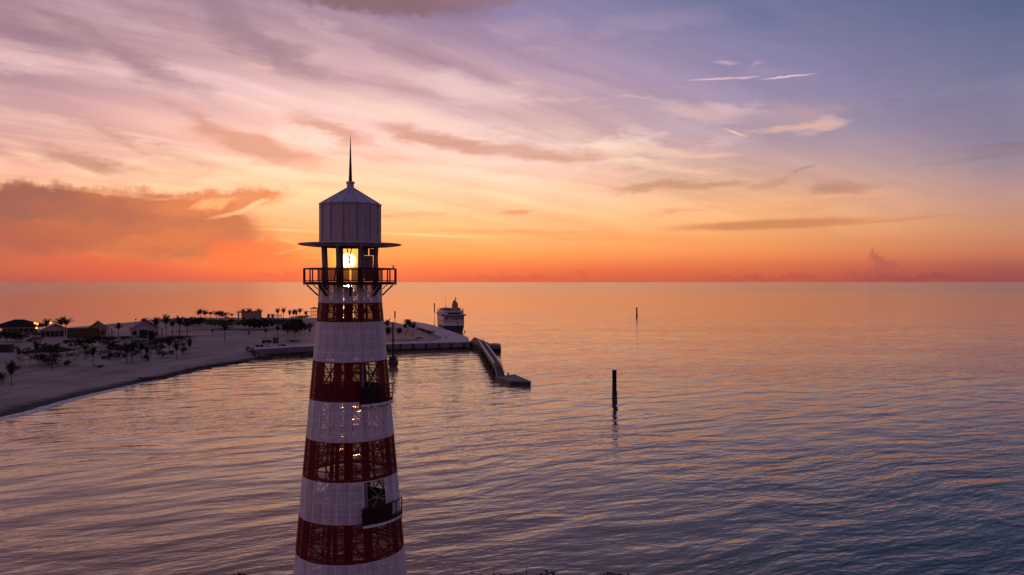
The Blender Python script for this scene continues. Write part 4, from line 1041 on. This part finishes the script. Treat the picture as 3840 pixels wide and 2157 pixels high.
MB().box((-2, dp-1, hw*.5), (w*.8, .3, hw-.1)).build('back_wall', M['wall_tan'], pv)
for i in range(9): MB().box((-w/2+.2+i*(w-.4)/8, -.3, hw/2-.1), (.25,.25,hw-.16)).build('post', M['wall_pale'], pv)
for i in range(4): MB().box((w/2-.2, 2.6+i*3, hw/2-.1), (.25,.25,hw-.16)).build('post', M['wall_pale'], pv)
MB().box((3, 3, .6), (7, 1.2, 1.2)).build('counter', M['wall_pale'], pv)
MB().box((0, dp/2, .0), (w+1, dp+1, .3)).build('floor', M['concrete'], pv)
# olive hoarding
x, y, z = ground(310, 1268)
ho = thing('hoarding', (x, y, z-.1), R_(5), 'big olive canvas hoarding standing before the brown gabled house', 'hoarding')
w, hh_ = 112*y/F, 38*y/F
for i in range(7): MB().box((-w/2+w*(i+.5)/7, 0, hh_/2), (w/7-.06, .18, hh_)).build('panel', M['olive'], ho)
for i in range(8): MB().bar((-w/2+w*i/7, .16, 0), (-w/2+w*i/7, .16, hh_+.2), .14).bar((-w/2+w*i/7, .2, hh_*.7), (-w/2+w*i/7, 2., 0), .1).build('stay', M['timber'], ho)
MB().box((-w*.12, -.12, hh_*.45), (1.6, .06, 2.0)).build('gate', M['machine'], ho)
# flat-roofed building on the ridge
x, y, z = ground(930, 1206)
fb = thing('flat_roofed_building', (x, y, z-.3), R_(-12), 'square tan building with a flat overhanging roof on the ridge', 'building')
w = 56*y/F; hh_ = 38*y/F
MB().box((0, 4, hh_/2), (w, 8, hh_)).build('wall', M['wall_tan'], fb)
MB().box((0, 4, hh_+.16), (w+.9, 9., .3)).build('roof', M['timber'], fb)
MB().box((-w/2-2.2, 3, hh_-.2), (3.6, 7, .25)).build('canopy', M['timber'], fb)
for yy in (.5, 5.5): MB().box((-w/2-2.2, yy, hh_/2-.2), (.7, .7, hh_-.26)).build('post', M['wall_tan'], fb)
MB().box((1.5, -.05, 1.2), (1.4, .12, 2.4)).build('door', M['glass_dark'], fb); MB().box((-2.6, -.05, 2.2), (1.6, .12, 1.2)).build('window', M['glass_dark'], fb); MB().box((4., -.05, 2.2), (1.3, .12, 1.2)).build('window', M['glass_dark'], fb)
# slat fence on the ridge
x, y, z = ground(1030, 1199)
sf = thing('slat_fence', (x, y, z), R_(-8), 'pale slat fence on the ridge between the flat roofed building and the lighthouse', 'fence')
w = 56*y/F
for k in range(5): MB().box((0, 0, .5+k*.85), (w, .1, .34)).build('slat', M['cream'], sf)
for i in range(5): MB().box((-w/2+w*i/4, .14, 2.2), (.2, .14, 4.4)).build('post', M['cream'], sf)
for xx, ww in ((-w*.42, 1.6), (-w*.12, 1.4)): MB().box((xx, -.5, 2.1), (ww, .6, 4.2)).build('cabinet', M['timber'], sf)
# lifeguard tower
x, y, z = ground(1178, 1200)
lt = thing('lifeguard_tower', (x, y, z), R_(-10), 'open timber lookout tower with stacked platforms beside the left edge of the lighthouse', 'lookout tower')
for sx in (-1.6, 1.6):
    for sy in (-1.6, 1.6): MB().box((sx, sy, 4.2), (.26, .26, 8.4)).build('post', M['timber'], lt)
for zz_ in (1.2, 3.6, 6.): MB().box((0, 0, zz_), (4.4, 4.4, .3)).build('platform', M['timber'], lt)
rf = MB(); rf.add([(-3,-3,8.4),(3,-3,8.4),(3,3,8.4),(-3,3,8.4),(0,0,9.6)], [(3,2,1,0),(0,1,4),(1,2,4),(2,3,4),(3,0,4)]); rf.build('roof', M['roof_dark'], lt)
MB().box((-4.4, 0, 6.), (4.6, 2.4, .25)).build('side_platform', M['timber'], lt)
MB().box((-5.6, 0, 2.95), (.25, .25, 5.9)).build('post', M['timber'], lt)
# dark shade canopy
x, y, z = ground(182, 1372)
cp = thing('shade_canopy', (x, y, z), R_(3), 'wide low dark shade canopy on thin posts on the left beach', 'canopy')
w = 146*y/F; h0, h1 = za(1318, y)-z, za(1300, y)-z
rf = MB(); P8 = [(-w/2,-3.2,h0),(w/2,-3.0,h0+.35),(w/2,3.4,h0+.35),(-w/2,3.4,h0)]
rf.add(P8+[(p[0], p[1], p[2]-.3) for p in P8]+[(-.8,.2,h1+.25),(1.6,.2,h1+.25)], [(0,1,9,8),(1,2,9),(2,3,8,9),(3,0,8),(7,6,5,4),(0,4,5,1),(1,5,6,2),(2,6,7,3),(3,7,4,0)])
rf.build('roof', M['roof_dark'], cp)
for i, xx in enumerate((-.38, -.14, .14, .40)):
    for yy in (-1.8, 2.4): MB().tube((w*xx, yy, 0), (w*xx, yy, h0+.1), .07, n=8).build('post', M['wall_tan'], cp)
# navy container
x, y, z = ground(12, 1322)
cn = thing('container', (x, y, z), R_(6), 'navy storage container at the left edge of the beach', 'container')
w, hh_ = 52*y/F, 30*y/F
MB().box((0, 1.2, hh_/2), (w, 2.4, hh_)).build('body', M['navy'], cn)
for i in range(12): MB().box((-w/2+w*(i+.5)/12, -.04, hh_/2), (w/24, .08, hh_-.2)).build('rib', M['navy'], cn)
MB().box((0, 1.2, hh_+.05), (w+.08, 2.48, .08)).build('roof', M['machine'], cn)
# lamps
def lamp(px, py, ptop, lab, lit, yy=None):
    x, y, z = ground(px, py); h = (py-ptop)*y/F
    o = thing('street_lamp', (x, y, z-.1), 0, lab, 'street lamp', 'lamps along the beach')
    MB().tube((0,0,0), (0,0,h-.3), .08, .06, 8).build('post', M['dark_steel'], o)
    if lit: MB().lathe([(.08, h-.48), (.34, h-.28), (.42, h), (.34, h+.28), (.08, h+.45)], 12).build('globe', M['lamp_glow'], o, smooth=True)
    else: MB().lathe([(.1, h-.3), (.5, h-.1), (.45, h+.1), (.1, h+.25)], 10).build('head', M['dark_steel'], o)
    return o
lamp(131, 1258, 1211, 'left upper one of three lit orange lamps at the right of the pavilion', 1)
lamp(140, 1262, 1214, 'right upper one of three lit orange lamps at the right of the pavilion', 1)
lamp(137, 1268, 1229, 'lowest of three lit orange lamps at the right of the pavilion', 1)
lamp(191, 1258, 1211, 'lit orange lamp above the gable of the glazed house', 1)
lamp(280, 1352, 1282, 'unlit lamp post standing on the sand right of the canopy', 0)
lamp(509, 1262, 1197, 'unlit lamp post at the left of the grey gabled house', 0)
lamp(62, 1344, 1300, 'short unlit lamp post left of the canopy', 0)
# vehicles on the sand
def cart(px, py, wpx, hpx, lab, name='utility_cart', rz=0, body='machine'):
    x, y, z = ground(px, py); w, h = wpx*y/F, hpx*y/F
    o = thing(name, (x, y, z), R_(rz), lab, 'cart')
    r = min(.45, h*.2)
    MB().box((0, 0, r+h*.16), (w, 1.7, h*.28)).box((w*.3, 0, r+h*.38), (w*.34, 1.6, h*.16)).build('body', M[body], o)
    MB().box((-w*.14, 0, h*.55), (w*.5, 1.5, h*.25)).build('cab', M['glass_dark'], o)
    MB().box((-w*.14, 0, h*.95), (w*.62, 1.7, h*.09)).build('roof', M[body], o)
    for sx in (-.38, .08):
        for sy in (-.7, .7): MB().bar((w*sx, sy, h*.5), (w*sx, sy, h*.92), .08).build('pillar', M[body], o)
    for sx in (-.32, .32):
        for sy in (-.85, .85): MB().tube((w*sx, sy-.12, r), (w*sx, sy+.12, r), r, n=12).build('wheel', M['tyre'], o)
    return o
cart(434, 1312, 66, 32, 'dark open utility cart parked on the sand behind the pair of palms')
cart(1000, 1287, 34, 20, 'dark low cart, left one of two dark vehicles on the sand slope')
x, y, z = ground(1034, 1288); w = 20*y/F; h = 20*y/F
bx_ = thing('supply_box', (x, y, z), R_(8), 'dark boxy trailer, right one of two vehicles on the sand left of the lighthouse', 'trailer')
MB().box((0,0,h*.58), (w, 1.8, h*.78)).build('body', M['machine'], bx_); MB().box((0,0,h+.02), (w*.9, 1.6, .12)).build('lid', M['tyre'], bx_)
for sx in (-.3,.3):
    for sy in (-.9,.9): MB().tube((w*sx, sy-.1, .4), (w*sx, sy+.1, .4), .4, n=10).build('wheel', M['tyre'], bx_)
# pale loungers by the grey house
for i in range(7):
    px = 466+i*9; x, y, z = ground(px, 1264-(i%2)*4)
    o = thing('sun_lounger', (x, y, z), R_(random.uniform(-20, 20)), '%s pale sun lounger from the left in the row beside the grey gabled house' % ['first','second','third','fourth','fifth','sixth','last'][i], 'sun lounger', 'pale loungers left of the grey gabled house')
    MB().box((0, 0, .42), (.75, 1.3, .12)).build('seat', M['cream'], o)
    MB().box((0, .95, .72), (.75, .12, .8), mtx=Matrix.Rotation(-.6, 3, 'X')).build('backrest', M['cream'], o)
    for sx in (-.3,.3):
        for sy in (-.55,.55): MB().box((sx, sy, .18), (.07,.07,.36)).build('leg', M['cream'], o)
# two closed pale parasols right of the brown house
for px, lab in ((408, 'closed pale parasol beside the brown gabled house'), (424, 'closed pale parasol left of the leafy palm')):
    x, y, z = ground(px, 1262); o = thing('parasol', (x, y, z), 0, lab, 'parasol', 'closed parasols')
    MB().tube((0,0,0), (0,0,3.3), .05, n=8).build('pole', M['cream'], o); MB().lathe([(.12, 1.2), (.28, 1.5), (.18, 2.6), (.04, 3.3)], 10).build('canopy', M['cream'], o); MB().lathe([(.35,0),(.35,.12)], 12).build('base', M['concrete'], o)
# rope fence up the slope
p0 = ground(640, 1252); p1 = ground(775, 1238)
rfn = thing('rope_fence', (0, 0, 0), 0, 'low post and rope fence running up the slope right of the palm grove', 'fence')
prevp = None
for i in range(15):
    t = i/14; x = p0[0]+(p1[0]-p0[0])*t; y = p0[1]+(p1[1]-p0[1])*t; z = tz(x, y)
    MB().tube((x, y, z-.1), (x, y, z+1.2), .12, n=6).build('post', M['timber'], rfn)
    if prevp: MB().tube(prevp, (x, y, z+1.05), .05, n=5).build('rope', M['timber'], rfn)
    prevp = (x, y, z+1.05)
# low bollard rail along the quay front
lr = thing('low_rail', (0, 0, 0), 0, 'low dark rail along the quay front right of the lighthouse', 'rail')
a_, c_ = Vector((*gp(1452, 1281, QZ+.0), QZ)), Vector((*gp(1562, 1281, QZ), QZ))
for i in range(9):
    p = a_.lerp(c_, i/8); z = max(QZ-.3, tz(p.x, p.y)); MB().box((p.x, p.y, z+.45), (.28,.28,1.)).build('post', M['dark_steel'], lr)
    if i < 8:
        q = a_.lerp(c_, (i+1)/8); MB().bar((p.x, p.y, QZ+.7), (q.x, q.y, QZ+.7), .14, .18).build('bar', M['dark_steel'], lr)
# rocks at the foot of the quay
RM = []
for sd_ in range(6):
    bm = bmesh.new(); bmesh.ops.create_icosphere(bm, subdivisions=1, radius=1.); rnd = random.Random(sd_+50)
    for v in bm.verts: v.co *= rnd.uniform(.7, 1.15); v.co.z *= .7
    me = bpy.data.meshes.new('rock'); bm.to_mesh(me); bm.free(); me.materials.append(M['rock']); RM.append(me)
rnd = random.Random(12)
for k in range(110):
    t = rnd.random(); px = 920+(1210-920)*t
    py = rnd.uniform(1316, 1346-14*t) if px < 1020 else rnd.uniform(1318, 1334)
    x, y = gp(px, py, .6); z = max(tz(x, y), -.1)
    if px > 1020: x, y = x, min(y, 303-abs(x+78)*.1)
    s_ = rnd.uniform(.5, 1.25)
    o = inst('boulder', RM[rnd.randrange(6)], None, (x, y, max(z, .0)+s_*.15), (rnd.uniform(0,3), rnd.uniform(0,3), rnd.uniform(0,6)), s_)
    tag(o, 'dark boulder in the rock heap at the foot of the quay left of the lighthouse', 'boulder', 'boulders at the foot of the quay')

# ------------------------------------------------------------------ people on the promenade (far, small)
def person(px, py, lab, rz, sit=0):
    x, y = gp(px, py, QZ)
    o = thing('person', (x, y, QZ), R_(rz), lab, 'person', 'people on the promenade')
    J = [(0,0,.92),(0,0,1.15),(0,0,1.42),(0,0,1.52),(0,.01,1.68),(-.2,0,1.40),(-.27,.02,1.12),(-.25,-.06,.86),(.2,0,1.40),(.27,.02,1.12),(.25,-.06,.86),(-.1,0,.88),(-.11,-.10,.48),(-.11,-.02,.06),(-.11,-.16,.03),(.1,0,.88),(.11,.06,.48),(.11,.18,.06),(.11,.06,.03)]
    E = [(0,1),(1,2),(2,3),(3,4),(2,5),(5,6),(6,7),(2,8),(8,9),(9,10),(0,11),(11,12),(12,13),(13,14),(0,15),(15,16),(16,17),(17,18)]
    Rd = [.14,.14,.15,.055,.10,.065,.05,.035,.065,.05,.035,.09,.065,.045,.035,.09,.065,.045,.035]
    me = bpy.data.meshes.new('body'); me.from_pydata(J, E, []); ob = inst('body', me, o); me.materials.append(M['cloth_dark'])
    md = ob.modifiers.new('skin', 'SKIN'); sv = me.skin_vertices[0].data if me.skin_vertices else None
    if sv is None:
        bm = bmesh.new(); bm.from_mesh(me); ly = bm.verts.layers.skin.verify(); bm.to_mesh(me); bm.free(); sv = me.skin_vertices[0].data
    for i, r in enumerate(Rd): sv[i].radius = (r, r*.8 if i < 3 else r); sv[i].use_root = (i == 0)
    ob.modifiers.new('smooth', 'SUBSURF').render_levels = 1
    MB().lathe([(.03, 1.60), (.108, 1.66), (.11, 1.74), (.06, 1.80)], 10).build('hair', M['hair'], o)
    return o
person(1629, 1252, 'person in dark clothes walking on the promenade left of the ferry', 30)
person(1673, 1274, 'person in dark clothes standing near the front edge of the promenade', -60)

# ------------------------------------------------------------------ foreground bushes and light poles
k = 0
for px, top, w in ((862,2150,60),(905,2147,90),(985,2152,70),(1040,2146,80),(1085,2143,80),(1640,2147,60),(1668,2148,60),(1725,2153,90),(1800,2152,80),(1880,2153,100),(1960,2153,90),(2050,2153,110),(2140,2153,80),(2200,2150,90),(2262,2147,110),(2330,2150,110),(2420,2155,90)):
    Y = 69.6+.5*math.sin(k*1.7); x = xa(px, Y); zt_ = za(top+5, Y); W_ = w*1.5*Y/F
    o = inst('bush', SMF[k % 3], None, (x, Y, .4), (0, 0, k*1.3), (W_, W_*.9, (zt_-.55)/.74))
    side = 'left' if px < 1300 else 'right'
    tag(o, '%s dark bush along the bottom of the picture, %s of the lighthouse' % (['first','second','third','fourth','fifth','sixth','seventh','eighth','ninth','tenth','eleventh','twelfth'][k if px < 1300 else k-5], side), 'bush', 'bushes at the foot of the lighthouse')
    k += 1
poles = [(1698,2140),(1770,2114),(1850,2129),(1975,2116),(2056,2140)]
for i, (px, top) in enumerate(poles):
    Y = 68.4; x = xa(px, Y); zt_ = za(top, Y)
    o = thing('thin_pole', (x, Y, .5), 0, ['short thin pole at the left of the row at the bottom edge','tallest thin pole near the lighthouse side of the row at the bottom edge','middle thin pole of the row at the bottom edge','tall thin pole right of the middle one at the bottom edge','short thin pole at the right of the row at the bottom edge'][i], 'pole', 'thin poles at the bottom edge')
    MB().tube((0,0,0), (0,0,zt_-.5), .03, .022, 8).build('shaft', M['dark_steel'], o); MB().bar((-.12,0,(zt_-.5)*.6), (.12,0,(zt_-.5)*.72), .03).build('cleat', M['dark_steel'], o)
    if i: 
        px0, t0 = poles[i-1]; MB().tube((0,0,(zt_-.5)*.55), (xa(px0, Y)-x, 0, (za(t0, Y)-.5)*.55), .012, n=5).build('wire', M['dark_steel'], o)
